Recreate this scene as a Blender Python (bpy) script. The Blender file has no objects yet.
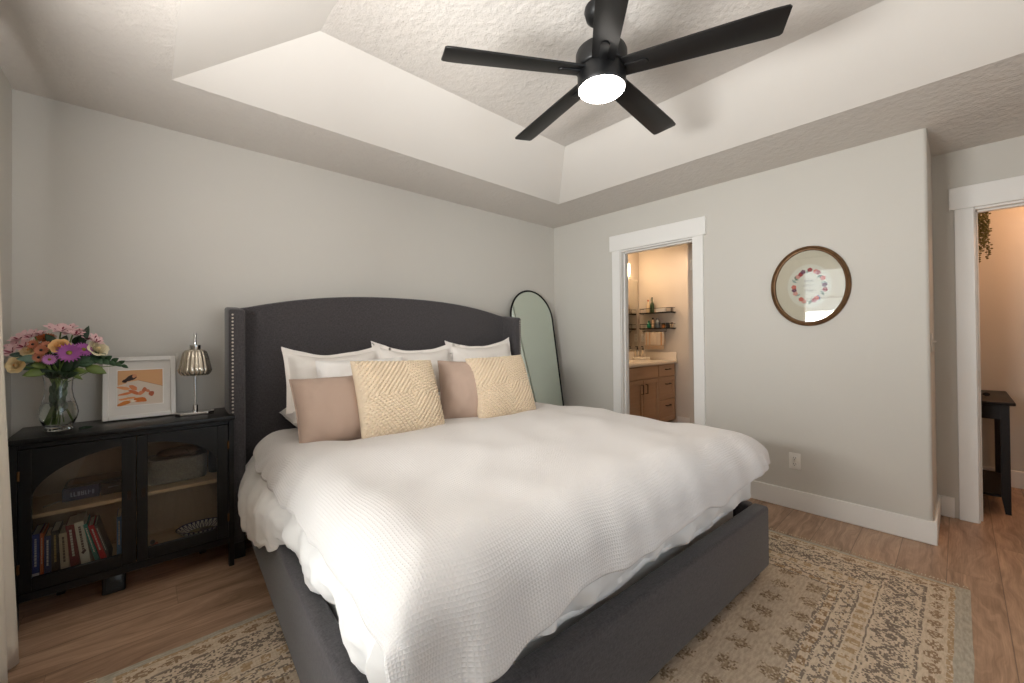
import bpy, bmesh, math, random
from mathutils import Vector, Matrix, noise as mnoise
from math import sin, cos, pi, radians as R
rnd = random.Random(7)
sc = bpy.context.scene
COL = sc.collection

# ------------------------------------------------------------------ camera
FPX, YAW, PITCH, ROLL = 406.36, R(42.26), R(.498), R(-.488)
fwd = Vector((sin(YAW)*cos(PITCH), cos(YAW)*cos(PITCH), sin(PITCH)))
rt = Vector((cos(YAW), -sin(YAW), 0)); up = rt.cross(fwd)
rt2 = rt*cos(ROLL)+up*sin(ROLL); up2 = -rt*sin(ROLL)+up*cos(ROLL)
cd = bpy.data.cameras.new('camera'); cam = bpy.data.objects.new('camera', cd); COL.objects.link(cam)
mw = Matrix((rt2, up2, -fwd)).transposed().to_4x4(); mw.translation = Vector((-3.4056, -3.0381, 1.23))
cam.matrix_world = mw
cd.sensor_fit = 'HORIZONTAL'; cd.sensor_width = 36; cd.lens = FPX/1024*36
cd.shift_y = -8.28/1024; cd.clip_start = .02
sc.camera = cam

# ------------------------------------------------------------------ world, exposure, lights
w = bpy.data.worlds.new('sky'); sc.world = w; w.use_nodes = True
w.node_tree.nodes['Background'].inputs[0].default_value = (.75, .86, 1, 1)
w.node_tree.nodes['Background'].inputs[1].default_value = 2.0
vs = sc.view_settings
vs.view_transform = 'Standard'; vs.look = 'None'; vs.gamma = 1; vs.use_curve_mapping = False
vs.exposure = 0.08
try: sc.cycles.max_bounces = 10; sc.cycles.diffuse_bounces = 6
except Exception: pass
def lamp(name, kind, loc, energy, col, rot=(0, 0, 0), size=None, size_y=None, rad=None):
    l = bpy.data.lights.new(name, kind); l.energy = energy; l.color = col
    if kind == 'AREA':
        l.size = size
        if size_y: l.shape = 'RECTANGLE'; l.size_y = size_y
    elif rad: l.shadow_soft_size = rad
    o = bpy.data.objects.new(name, l); o.location = loc; o.rotation_euler = rot; COL.objects.link(o); return o
WY0, WY1, WZ0, WZ1 = -2.55, -1.45, .30, 2.22      # window opening in the left wall
DAY = (1, .985, .972); YFW = -4.12
FX0, FX1 = -3.05, -1.25                            # added opening in the front wall, behind the camera, for the upward fill
lamp('window_daylight', 'AREA', (-4.0, (WY0+WY1)/2, (WZ0+WZ1)/2), 28, DAY, (0, R(-90), 0), 1.85, 1.05)
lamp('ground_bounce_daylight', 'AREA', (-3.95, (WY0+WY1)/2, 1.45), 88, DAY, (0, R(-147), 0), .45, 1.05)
lamp('added_front_fill', 'AREA', ((FX0+FX1)/2, YFW-.07, 1.25), 12, DAY, (R(165), 0, 0), 1.7, .45)  # added upward fill behind the camera, brightens tray and back wall
lamp('bathroom_fill', 'AREA', (1.55, -.85, 2.40), 6, (1, .70, .45), (0, 0, 0), .4, .4)  # added ceiling fill with no fixture, supports the vanity bulbs
for x in (1.30, 1.54): lamp('vanity_bulb', 'POINT', (x, -.04, 2.13), 3.2, (1, .70, .44), rad=.04)
lamp('hall_light', 'POINT', (1.15, -3.75, 2.25), 15, (1, .54, .29), rad=.08)

# ------------------------------------------------------------------ materials
def lin(c):
    def f(v):
        v = v/255
        return v/12.92 if v <= .04045 else ((v+.055)/1.055)**2.4
    return (f(c[0]), f(c[1]), f(c[2]), 1)
class S:
    """a node socket with arithmetic"""
    def __init__(s, nt, k): s.nt, s.k = nt, k
    def op(s, o, *a):
        n = s.nt.nodes.new('ShaderNodeMath'); n.operation = o
        for i, v in enumerate((s,)+a):
            if isinstance(v, S): s.nt.links.new(v.k, n.inputs[i])
            else: n.inputs[i].default_value = v
        return S(s.nt, n.outputs[0])
    def __add__(s, b): return s.op('ADD', b)
    __radd__ = __add__
    def __sub__(s, b): return s.op('SUBTRACT', b)
    def __rsub__(s, b): return s.op('MULTIPLY', -1.0).op('ADD', b)
    def __mul__(s, b): return s.op('MULTIPLY', b)
    __rmul__ = __mul__
    def __truediv__(s, b): return s.op('DIVIDE', b)
    def abs(s): return s.op('ABSOLUTE')
    def floor(s): return s.op('FLOOR')
    def frac(s): return s.op('FRACT')
    def lt(s, b): return s.op('LESS_THAN', b)
    def gt(s, b): return s.op('GREATER_THAN', b)
    def mn(s, b): return s.op('MINIMUM', b)
    def mx(s, b): return s.op('MAXIMUM', b)
    def sin(s): return s.op('SINE')
    def sqrt(s): return s.op('SQRT')
    def clamp(s): return s.mx(0.0).mn(1.0)
def new_mat(name, col=(200, 200, 200), rough=.6, metal=0, spec=.5, **kw):
    m = bpy.data.materials.new(name); m.use_nodes = True
    b = m.node_tree.nodes['Principled BSDF']
    b.inputs['Base Color'].default_value = lin(col); b.inputs['Roughness'].default_value = rough
    b.inputs['Metallic'].default_value = metal; b.inputs['Specular IOR Level'].default_value = spec
    for k, v in kw.items(): b.inputs[k.replace('_', ' ')].default_value = v
    return m
def nt_of(m): return m.node_tree, m.node_tree.nodes['Principled BSDF']
def coord(nt, kind='Object'):
    t = nt.nodes.new('ShaderNodeTexCoord'); x = nt.nodes.new('ShaderNodeSeparateXYZ')
    nt.links.new(t.outputs[kind], x.inputs[0])
    return [S(nt, x.outputs[i]) for i in range(3)]
def vec(nt, x, y, z=0.0):
    c = nt.nodes.new('ShaderNodeCombineXYZ')
    for i, v in enumerate((x, y, z)):
        if isinstance(v, S): nt.links.new(v.k, c.inputs[i])
        else: c.inputs[i].default_value = v
    return S(nt, c.outputs[0])
def noise(nt, v, scale, detail=3, rough=.55):
    n = nt.nodes.new('ShaderNodeTexNoise'); n.inputs['Scale'].default_value = scale
    n.inputs['Detail'].default_value = detail; n.inputs['Roughness'].default_value = rough
    if v is not None: nt.links.new(v.k, n.inputs['Vector'])
    return S(nt, n.outputs[0])
def white(nt, v):
    n = nt.nodes.new('ShaderNodeTexWhiteNoise'); n.noise_dimensions = '3D'
    nt.links.new(v.k, n.inputs['Vector']); return S(nt, n.outputs['Value'])
def mix(nt, f, a, b):
    n = nt.nodes.new('ShaderNodeMix'); n.data_type = 'RGBA'
    ins = (n.inputs[0], n.inputs[6], n.inputs[7])
    for i, v in zip(ins, (f, a, b)):
        if isinstance(v, S): nt.links.new(v.k, i)
        elif isinstance(v, tuple): i.default_value = lin(v)
        else: i.default_value = v
    return S(nt, n.outputs[2])
def setcol(nt, b, s): nt.links.new(s.k, b.inputs['Base Color'])
def bump(nt, b, h, strength=.3, dist=.002):
    n = nt.nodes.new('ShaderNodeBump'); n.inputs['Strength'].default_value = strength
    n.inputs['Distance'].default_value = dist
    nt.links.new(h.k, n.inputs['Height']); nt.links.new(n.outputs[0], b.inputs['Normal'])
def objv(nt):
    x, y, z = coord(nt); return vec(nt, x, y, z)

def paint(name, col, rough=.55, scale=55, strength=.12, dist=.003):
    m = new_mat(name, col, rough, spec=.35); nt, b = nt_of(m)
    v = objv(nt); h = noise(nt, v, scale, 4, .6); bump(nt, b, h, strength, dist)
    setcol(nt, b, mix(nt, noise(nt, v, 1.3, 2), tuple(c*.985 for c in col), tuple(min(255, c*1.01) for c in col)))
    return m
MW = paint('wall_paint', (205, 201, 193))
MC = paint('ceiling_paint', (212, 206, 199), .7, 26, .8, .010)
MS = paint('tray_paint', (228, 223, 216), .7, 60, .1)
MT = new_mat('white_trim', (236, 234, 230), .35)
def floor_mat():
    m = new_mat('oak_planks', rough=.42); nt, b = nt_of(m)
    x, y, z = coord(nt)
    row = ((y+20.0)/.185).floor(); xo = x+20.0+row*.517
    c = (xo/1.42).floor(); idr = white(nt, vec(nt, row, c, 3.0))
    fy = ((y+20.0)/.185).frac(); fx = (xo/1.42).frac()
    gap = fy.lt(.010).mx(fy.gt(.990)).mx(fx.lt(.0012))
    wv = noise(nt, vec(nt, x*.8+idr*17.0, y*3.0, idr*9.0), 2.0, 3)
    g = noise(nt, vec(nt, x*1.1+idr*17.0, y*13.0+wv*3.0, idr*9.0), 2.2, 6, .65)
    g2 = noise(nt, vec(nt, x*2.2+idr*5.0, y*80.0, idr*3.0), 2.5, 3, .6)
    tone = ((g-.5)*1.9+.5+(idr-.5)*.22+(g2-.5)*.5).clamp()
    col = mix(nt, tone, (116, 87, 66), (200, 166, 138))
    col = mix(nt, gap*.55, col, (70, 52, 40)); setcol(nt, b, col)
    bump(nt, b, g2*.4-gap, .15, .001); return m
MF = floor_mat()
def fabric(name, col, col2, scale=900, rough=.9, strength=.35, sheen=.25):
    m = new_mat(name, col, rough, spec=.15); nt, b = nt_of(m); x, y, z = coord(nt)
    n1 = noise(nt, vec(nt, x*.25, y, z), scale*.5, 2); n2 = noise(nt, vec(nt, x, y*.4, z*.25), scale*.5, 2)
    f = (n1*.5+n2*.5); f = ((f-.5)*2.6+.5).clamp()
    setcol(nt, b, mix(nt, f, col, col2)); bump(nt, b, f, strength, .001)
    b.inputs['Sheen Weight'].default_value = sheen; b.inputs['Sheen Roughness'].default_value = .5
    return m
MBED = fabric('charcoal_upholstery', (54, 51, 52), (84, 80, 81), 520)
def linen(name, col, rough=.85, sc_=60, strength=.25, dist=.004):
    m = new_mat(name, col, rough, spec=.2); nt, b = nt_of(m); v = objv(nt)
    h = noise(nt, v, sc_*.25, 3)*1.0+noise(nt, v, sc_*12, 2)*.08; bump(nt, b, h, strength, dist)
    b.inputs['Sheen Weight'].default_value = .15
    return m
MSHEET = linen('white_sheet', (238, 235, 231))
MMAT = linen('mattress_fabric', (232, 230, 226), strength=.1)
MSHAM = linen('white_linen', (232, 226, 219))
MTAUPE = linen('taupe_velvet', (180, 156, 140), .8, 90, .25)
MCREAM = linen('cream_knit', (216, 197, 171), .9, 200, .15)
def waffle():
    m = new_mat('white_waffle_cotton', (219, 214, 210), .9, spec=.15); nt, b = nt_of(m)
    t = nt.nodes.new('ShaderNodeUVMap'); x = nt.nodes.new('ShaderNodeSeparateXYZ'); nt.links.new(t.outputs[0], x.inputs[0])
    u, v = S(nt, x.outputs[0]), S(nt, x.outputs[1])
    k = pi/.0100
    a = (u*k).sin().abs() ; c = (v*k).sin().abs()
    h = a.mn(c).sqrt()*-1.0+noise(nt, vec(nt, u, v), 250, 2)*.3
    bump(nt, b, h, .38, .005)
    b.inputs['Sheen Weight'].default_value = .2
    return m
MDUV = waffle()
MBLK = new_mat('black_lacquer', (15, 14, 14), .34, spec=.35)
def wood(name, a, b_, sx=1.2, sy=18, rough=.5):
    m = new_mat(name, a, rough, spec=.25); nt, b = nt_of(m); x, y, z = coord(nt)
    g = noise(nt, vec(nt, x*sx, y*sy, z*sy), 3, 4); setcol(nt, b, mix(nt, g, a, b_)); return m
MWOOD = wood('light_oak', (186, 150, 112), (214, 181, 142))
MINT = wood('brown_veneer', (138, 112, 90), (170, 140, 114), 12, 1.5)
MESP = wood('espresso_wood', (18, 13, 12), (30, 22, 19), rough=.45)
MVAN = wood('vanity_wood', (178, 150, 126), (196, 168, 142), .8, 14, .45)
MCHROME = new_mat('chrome', (215, 215, 215), .08, 1)
MNICK = new_mat('nickel_nail', (214, 206, 194), .3, 1)
MBRASS = new_mat('antique_brass', (120, 88, 58), .4, 1)
MBRZ = new_mat('dark_bronze', (58, 46, 38), .4, .8)
MBLKM = new_mat('black_metal', (20, 20, 21), .4, .6)
MPLA = new_mat('black_plastic', (20, 20, 20), .5)
MWHITE = new_mat('white_plastic', (232, 228, 221), .4)
def glass(name, rough=.0, ior=1.45, col=(255, 255, 255)):
    return new_mat(name, col, rough, IOR=ior, Transmission_Weight=1.0)
MGLASS = glass('clear_glass')
MWATER = glass('water', 0, 1.33, (245, 250, 238))
def pane_mat():
    m = bpy.data.materials.new('thin_pane'); m.use_nodes = True; nt = m.node_tree
    nt.nodes.clear(); o = nt.nodes.new('ShaderNodeOutputMaterial'); mx = nt.nodes.new('ShaderNodeMixShader')
    t = nt.nodes.new('ShaderNodeBsdfTransparent'); g = nt.nodes.new('ShaderNodeBsdfGlossy'); g.inputs['Roughness'].default_value = .02
    f = nt.nodes.new('ShaderNodeFresnel'); f.inputs[0].default_value = 1.5
    t.inputs[0].default_value = (.93, .94, .93, 1)
    k = S(nt, f.outputs[0])*1.0
    nt.links.new(k.k, mx.inputs[0]); nt.links.new(t.outputs[0], mx.inputs[1]); nt.links.new(g.outputs[0], mx.inputs[2])
    nt.links.new(mx.outputs[0], o.inputs[0]); return m
MPANE = pane_mat()
def emit(name, col, s):
    m = new_mat(name, col); nt, b = nt_of(m)
    b.inputs['Emission Color'].default_value = lin(col); b.inputs['Emission Strength'].default_value = s; return m

# ------------------------------------------------------------------ mesh helpers
class MB:
    def __init__(s): s.bm = bmesh.new(); s.uv = None
    def add(s, t, M=None):
        if M is not None: bmesh.ops.transform(t, matrix=M, verts=t.verts)
        me = bpy.data.meshes.new('tmp'); t.to_mesh(me); t.free(); s.bm.from_mesh(me); bpy.data.meshes.remove(me); return s
    def box(s, x0, y0, z0, x1, y1, z1, bev=0, seg=2, M=None):
        t = bmesh.new(); bmesh.ops.create_cube(t, size=1)
        for v in t.verts:
            v.co = Vector(((x0+x1)/2+v.co.x*(x1-x0), (y0+y1)/2+v.co.y*(y1-y0), (z0+z1)/2+v.co.z*(z1-z0)))
        if bev: bmesh.ops.bevel(t, geom=t.edges[:]+t.verts[:], offset=bev, segments=seg, profile=.5, affect='EDGES')
        return s.add(t, M)
    def lathe(s, prof, seg=32, c=(0, 0, 0), M=None, rf=None, cap=True):
        t = bmesh.new(); rings = []
        for r, z in prof:
            ring = []
            for k in range(seg):
                a = 2*pi*k/seg; q = r*(rf(a, z) if rf else 1)
                ring.append(t.verts.new((c[0]+q*cos(a), c[1]+q*sin(a), c[2]+z)))
            rings.append(ring)
        for a, b in zip(rings, rings[1:]):
            for k in range(seg):
                t.faces.new((a[k], a[(k+1) % seg], b[(k+1) % seg], b[k]))
        if cap:
            t.faces.new(rings[0][::-1]); t.faces.new(rings[-1])
        return s.add(t, M)
    def tube(s, pts, r, seg=8, M=None, closed=False):
        pts = [Vector(p) for p in pts]; n = len(pts); t = bmesh.new(); rings = []
        rr = r if isinstance(r, (list, tuple)) else [r]*n
        ref = None
        for i, p in enumerate(pts):
            if closed: d = pts[(i+1) % n]-pts[i-1]
            else: d = pts[min(i+1, n-1)]-pts[max(i-1, 0)]
            d.normalize()
            if ref is None: ref = d.orthogonal().normalized()
            ref = (ref-d*ref.dot(d)).normalized(); b = d.cross(ref)
            rings.append([t.verts.new(p+(ref*cos(2*pi*k/seg)+b*sin(2*pi*k/seg))*rr[i]) for k in range(seg)])
        pr = list(zip(rings, rings[1:]))+([(rings[-1], rings[0])] if closed else [])
        for a, b in pr:
            for k in range(seg): t.faces.new((a[k], a[(k+1) % seg], b[(k+1) % seg], b[k]))
        if not closed: t.faces.new(rings[0][::-1]); t.faces.new(rings[-1])
        return s.add(t, M)
    def prism(s, poly, ax, d0, d1, M=None, bev=0):
        """poly in the two other axes (in order x,y,z without ax), extruded d0..d1 along ax"""
        t = bmesh.new()
        def P(a, b, d): return {0: (d, a, b), 1: (a, d, b), 2: (a, b, d)}[ax]
        lo = [t.verts.new(P(a, b, d0)) for a, b in poly]; hi = [t.verts.new(P(a, b, d1)) for a, b in poly]
        n = len(poly)
        f0 = t.faces.new(lo[::-1]); f1 = t.faces.new(hi)
        for k in range(n): t.faces.new((lo[k], lo[(k+1) % n], hi[(k+1) % n], hi[k]))
        bmesh.ops.recalc_face_normals(t, faces=t.faces)
        if bev: bmesh.ops.bevel(t, geom=list(set(f0.edges[:]+f1.edges[:])), offset=bev, segments=2, profile=.5, affect='EDGES')
        return s.add(t, M)
    def ell(s, c, r, u=16, v=10, M=None):
        t = bmesh.new(); bmesh.ops.create_uvsphere(t, u_segments=u, v_segments=v, radius=1)
        for q in t.verts: q.co = Vector((c[0]+q.co.x*r[0], c[1]+q.co.y*r[1], c[2]+q.co.z*r[2]))
        return s.add(t, M)
    def grid(s, f, nu, nv, uvf=None):
        t = bmesh.new(); V = [[t.verts.new(f(i/nu, j/nv)) for j in range(nv+1)] for i in range(nu+1)]
        uvl = t.loops.layers.uv.new('UVMap') if uvf else None
        for i in range(nu):
            for j in range(nv):
                fc = t.faces.new((V[i][j], V[i+1][j], V[i+1][j+1], V[i][j+1]))
                if uvf:
                    for lp, (a, b) in zip(fc.loops, ((i, j), (i+1, j), (i+1, j+1), (i, j+1))): lp[uvl].uv = uvf(a/nu, b/nv)
        return s.add(t)
    def quads(s, vs_, fs):
        t = bmesh.new(); V = [t.verts.new(v) for v in vs_]
        for f in fs: t.faces.new([V[k] for k in f])
        return s.add(t)
    def build(s, name, mat, parent=None, smooth=True, weld=0, recalc=True):
        if weld: bmesh.ops.remove_doubles(s.bm, verts=s.bm.verts, dist=weld)
        if recalc: bmesh.ops.recalc_face_normals(s.bm, faces=s.bm.faces)
        me = bpy.data.meshes.new(name); s.bm.to_mesh(me); s.bm.free()
        me.materials.append(mat)
        if smooth:
            for p in me.polygons: p.use_smooth = True
            try: me.set_sharp_from_angle(angle=R(38))
            except Exception: pass
        o = bpy.data.objects.new(name, me); COL.objects.link(o)
        if parent: o.parent = parent
        return o
def tag(o, label, cat, group=None):
    o['label'] = label; o['category'] = cat
    if group: o['group'] = group
    return o
def thing(name, label, cat, loc=(0, 0, 0), rz=0, group=None, M=None):
    o = bpy.data.objects.new(name, None); COL.objects.link(o); o.empty_display_size = .1
    if M is not None: o.matrix_world = M
    else: o.location = loc; o.rotation_euler = (0, 0, rz)
    return tag(o, label, cat, group)
def struct(o): o['kind'] = 'structure'; return o
def fbm(x, y, z=0.0): return mnoise.noise((x, y, z))
def interp(pts, x):
    if x <= pts[0][0]: return pts[0][1]
    for (a, b), (c, d) in zip(pts, pts[1:]):
        if x <= c:
            t = (x-a)/(c-a); t = t*t*(3-2*t); return b+(d-b)*t
    return pts[-1][1]

# ================================================================== THE ROOM
H = 2.4384; XL = -3.869; YF = -4.12; LR = -2.924; XE = .596; TH = .12
struct(MB().box(-4.3, -4.6, -.08, 2.2, .35, 0).build('floor', MF, smooth=False))
# ceiling: flat ring, four sloped sides of the tray and its flat top
tx0, tx1, ty0, ty1, ts, hh = -3.306, -.589, -3.53, -.59, .5005, .197
cb = MB()
cb.box(XL-.12, ty1, H, 2.15, .3, H+.1); cb.box(XL-.12, -4.5, H, 2.15, ty0, H+.1)
cb.box(XL-.12, ty0, H, tx0, ty1, H+.1); cb.box(tx1, ty0, H, 2.15, ty1, H+.1)
struct(cb.build('ceiling', MC, smooth=False))
b = [(tx0, ty0, H), (tx1, ty0, H), (tx1, ty1, H), (tx0, ty1, H)]
t = [(tx0+ts, ty0+ts, H+hh), (tx1-ts, ty0+ts, H+hh), (tx1-ts, ty1-ts, H+hh), (tx0+ts, ty1-ts, H+hh)]
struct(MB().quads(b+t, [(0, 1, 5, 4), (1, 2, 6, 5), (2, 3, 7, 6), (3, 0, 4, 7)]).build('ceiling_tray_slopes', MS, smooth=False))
struct(MB().box(tx0, ty0, H+hh, tx1, ty1, H+hh+.05).build('ceiling_tray', MC, smooth=False))
# walls
struct(MB().box(XL-TH, 0, 0, .0, .12, H).build('wall_back', MW, smooth=False))
lw = MB()
lw.box(XL-TH, -4.4, 0, XL, .0, WZ0); lw.box(XL-TH, -4.4, WZ1, XL, .0, H)
lw.box(XL-TH, WY1, WZ0, XL, .0, WZ1); lw.box(XL-TH, -4.4, WZ0, XL, WY0, WZ1)
struct(lw.build('wall_left', MW, smooth=False))
fw = MB()
fw.box(XL-TH, YF-TH, 0, 2.1, YF, WZ0); fw.box(XL-TH, YF-TH, WZ1, 2.1, YF, H)
fw.box(XL-TH, YF-TH, WZ0, FX0, YF, WZ1); fw.box(FX1, YF-TH, WZ0, 2.1, YF, WZ1)
struct(fw.build('wall_front', MW, smooth=False))
D1A, D1B, D1H = -.842, -1.562, 2.05        # bathroom door opening
rw = MB()
rb = .02
poly = [(0, D1B), (TH, D1B), (TH, LR+.12), (TH, LR+.05)]
corner = [(rb-rb*cos(a), LR+rb-rb*sin(a)) for a in [k*pi/2/6 for k in range(7)]]
rw.prism([(0, D1B)]+corner+[(TH, LR), (TH, D1B)], 2, 0, H)
rw.box(0, D1A, 0, TH, .12, H); rw.box(0, D1B, D1H, TH, D1A, H)
struct(rw.build('wall_right', MW))
struct(MB().box(TH, LR, 0, XE, LR+.12, H).build('wall_return', MW, smooth=False))
D2A, D2B, D2H = -3.100, -3.93, 2.045
ew = MB(); ew.box(XE, D2A, 0, XE+TH, LR+.12, H); ew.box(XE, YF, 0, XE+TH, D2B, H); ew.box(XE, D2B, D2H, XE+TH, D2A, H)
struct(ew.build('wall_entry', MW, smooth=False))
# bathroom and hall shells
MBW = paint('bathroom_paint', (214, 205, 194))
struct(MB().box(TH, .10, 0, 2.08, .22, H).build('wall_bathroom_left', MBW, smooth=False))
struct(MB().box(1.96, -2.0, 0, 2.08, .1, H).build('wall_bathroom_far', MBW, smooth=False))
struct(MB().box(TH, -2.12, 0, 2.08, -2.0, H).build('wall_bathroom_right', MBW, smooth=False))
struct(MB().box(1.22, -2.0, 0, 1.34, -.955, H).build('wall_bathroom_partition', MBW, smooth=False))
struct(MB().box(1.72, YF, 0, 1.84, -2.12, H).build('wall_hall_far', MW, smooth=False))
# baseboards
def board(name, x0, y0, x1, y1):
    struct(MB().box(x0, y0, 0, x1, y1, .135, .004, 1).build(name, MT))
bt = .016
board('baseboard_back', XL, -bt, 0, 0)
board('baseboard_left', XL, YF, XL+bt, -bt)
board('baseboard_right', -bt, LR-bt, 0, -1.655)
board('baseboard_corner', -bt, -.745, 0, -bt)
board('baseboard_return', 0, LR-bt, XE, LR)
board('baseboard_entry', XE-bt, -3.005, XE, LR-bt)
board('baseboard_hall', 1.72-bt, YF, 1.72, -2.12)
board('baseboard_bathroom', 1.96-bt, -2.0, 1.96, -.46)
board('baseboard_front', XL+bt, YF, 1.7, YF+bt)
# door surrounds
def door_frame(name, X, a, b, h, cw, top, wallt):
    """opening from y=b..a in a wall whose face is x=X, seen from -x"""
    e = bpy.data.objects.new(name, None); COL.objects.link(e); e.location = (X, (a+b)/2, 0); e['kind'] = 'structure'
    hw = (a-b)/2
    m = MB(); m.box(-.018, hw-.012, 0, 0, hw-.012+cw, h-.005, .002, 1); m.build('casing', MT, e)
    m = MB(); m.box(-.018, -hw+.012-cw, 0, 0, -hw+.012, h-.005, .002, 1); m.build('casing', MT, e)
    m = MB(); m.box(-.024, -hw-cw-.012, h-.005, 0, hw+cw+.012, top, .002, 1); m.build('header', MT, e)
    for s_ in (1, -1):
        m = MB(); m.box(0, s_*hw-(.018 if s_ > 0 else 0), 0, wallt, s_*hw+(0 if s_ > 0 else .018), h, .001, 1)
        m.build('jamb', MT, e)
        m = MB(); m.box(.045, s_*(hw-.018)-(.011 if s_ > 0 else 0), 0, .085, s_*(hw-.018)+(0 if s_ > 0 else .011), h-.018, .002, 1)
        m.build('door_stop', MT, e)
    MB().box(0, -hw+.018, h-.018, wallt, hw-.018, h, .001, 1).build('head_jamb', MT, e)
    MB().box(.045, -hw+.018, h-.03, .085, hw-.018, h-.018, .002, 1).build('door_stop', MT, e)
    return e
d1 = door_frame('door_1', 0, D1A, D1B, D1H+.005, .087, 2.2, TH)
d2 = door_frame('door_2', XE, D2A, D2B, D2H+.005, .087, 2.19, TH)
MB().box(.01, .415-.0205, .88, .035, .415-.018, .98, .001, 1).build('strike_plate', MNICK, d2)
# windows: left wall (blinds drawn up) and one added behind the camera for the fill
def window(name, loc, rz, hw, blinds):
    wn = bpy.data.objects.new(name, None); COL.objects.link(wn); wn.location = loc; wn.rotation_euler = (0, 0, rz); wn['kind'] = 'structure'
    hz = WZ1-WZ0
    m = MB()
    for y in (-hw, -.025, hw-.05): m.box(-.10, y, 0, -.06, y+.05, hz, .003, 1)
    m.box(-.10, -hw, 0, -.06, hw, .05, .003, 1); m.box(-.10, -hw, hz-.05, -.06, hw, hz, .003, 1); m.build('window_frame', MT, wn)
    for y0, y1 in ((-hw+.05, -.025), (.025, hw-.05)):
        MB().box(-.082, y0, .05, -.078, y1, hz-.05).build('pane', MPANE, wn, smooth=False)
    m = MB(); m.box(0, -hw-.09, -.02, .05, hw+.09, .005, .004, 1); m.box(-.0, -hw-.09, -.1, .018, hw+.09, -.02, .002, 1)
    m.box(0, -hw-.09, .005, .018, -hw, hz, .002, 1); m.box(0, hw, .005, .018, hw+.09, hz, .002, 1); m.box(0, -hw-.11, hz, .022, hw+.11, hz+.14, .002, 1)
    m.build('window_trim', MT, wn)
    if blinds:
        m = MB()
        for k in range(13):
            z = hz-.075-k*.030
            m.box(-.052, -hw+.03, z, -.008, hw-.03, z+.0025)
        m.box(-.050, -hw+.03, hz-.475, -.010, hw-.03, hz-.455, .003, 1)
        m.box(-.055, -hw+.03, hz-.06, -.005, hw-.03, hz-.005, .003, 1); m.build('blinds', MT, wn)
window('window_1', (XL, (WY0+WY1)/2, WZ0), 0, (WY1-WY0)/2, True)
window('added_front_window', ((FX0+FX1)/2, YF, WZ0), R(90), (FX1-FX0)/2, False)  # added unseen window, made to go with the front fill lamp

# curtain panel at the far end of the window
MCUR = linen('cream_curtain', (226, 216, 200), .9, 120, .15)
def curt(u, v):
    z = .02+v*2.31
    y1 = -3.038+.3514/(.146+.0105*z); y0 = -1.53
    y = y0+(y1-y0)*u
    xm = -3.757          # the fronts of the folds
    a = .034*(1-.2*v)
    return (xm-a+a*sin(u*2*pi*5.25+.2+.4*sin(v*3))+.005*sin(u*40+v*5), y, z)
m = MB(); m.grid(curt, 110, 24)
o = m.build('curtain', MCUR); tag(o, 'cream curtain panel hanging at the left edge beside the black cabinet', 'curtain')
md = o.modifiers.new('thick', 'SOLIDIFY'); md.thickness = .002
o = thing('curtain_rod', 'black curtain rod above the cream curtain panel', 'curtain rod', (-3.80, -2.4, 2.345))
MB().tube([(0, -1.6, 0), (0, 1.66, 0)], .011, 12).build('rod', MBLKM, o)
for y in (-1.45, 0, 1.5): MB().tube([(XL+3.80, y, 0), (0, y, 0)], .007, 8).build('bracket', MBLKM, o)

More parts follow.
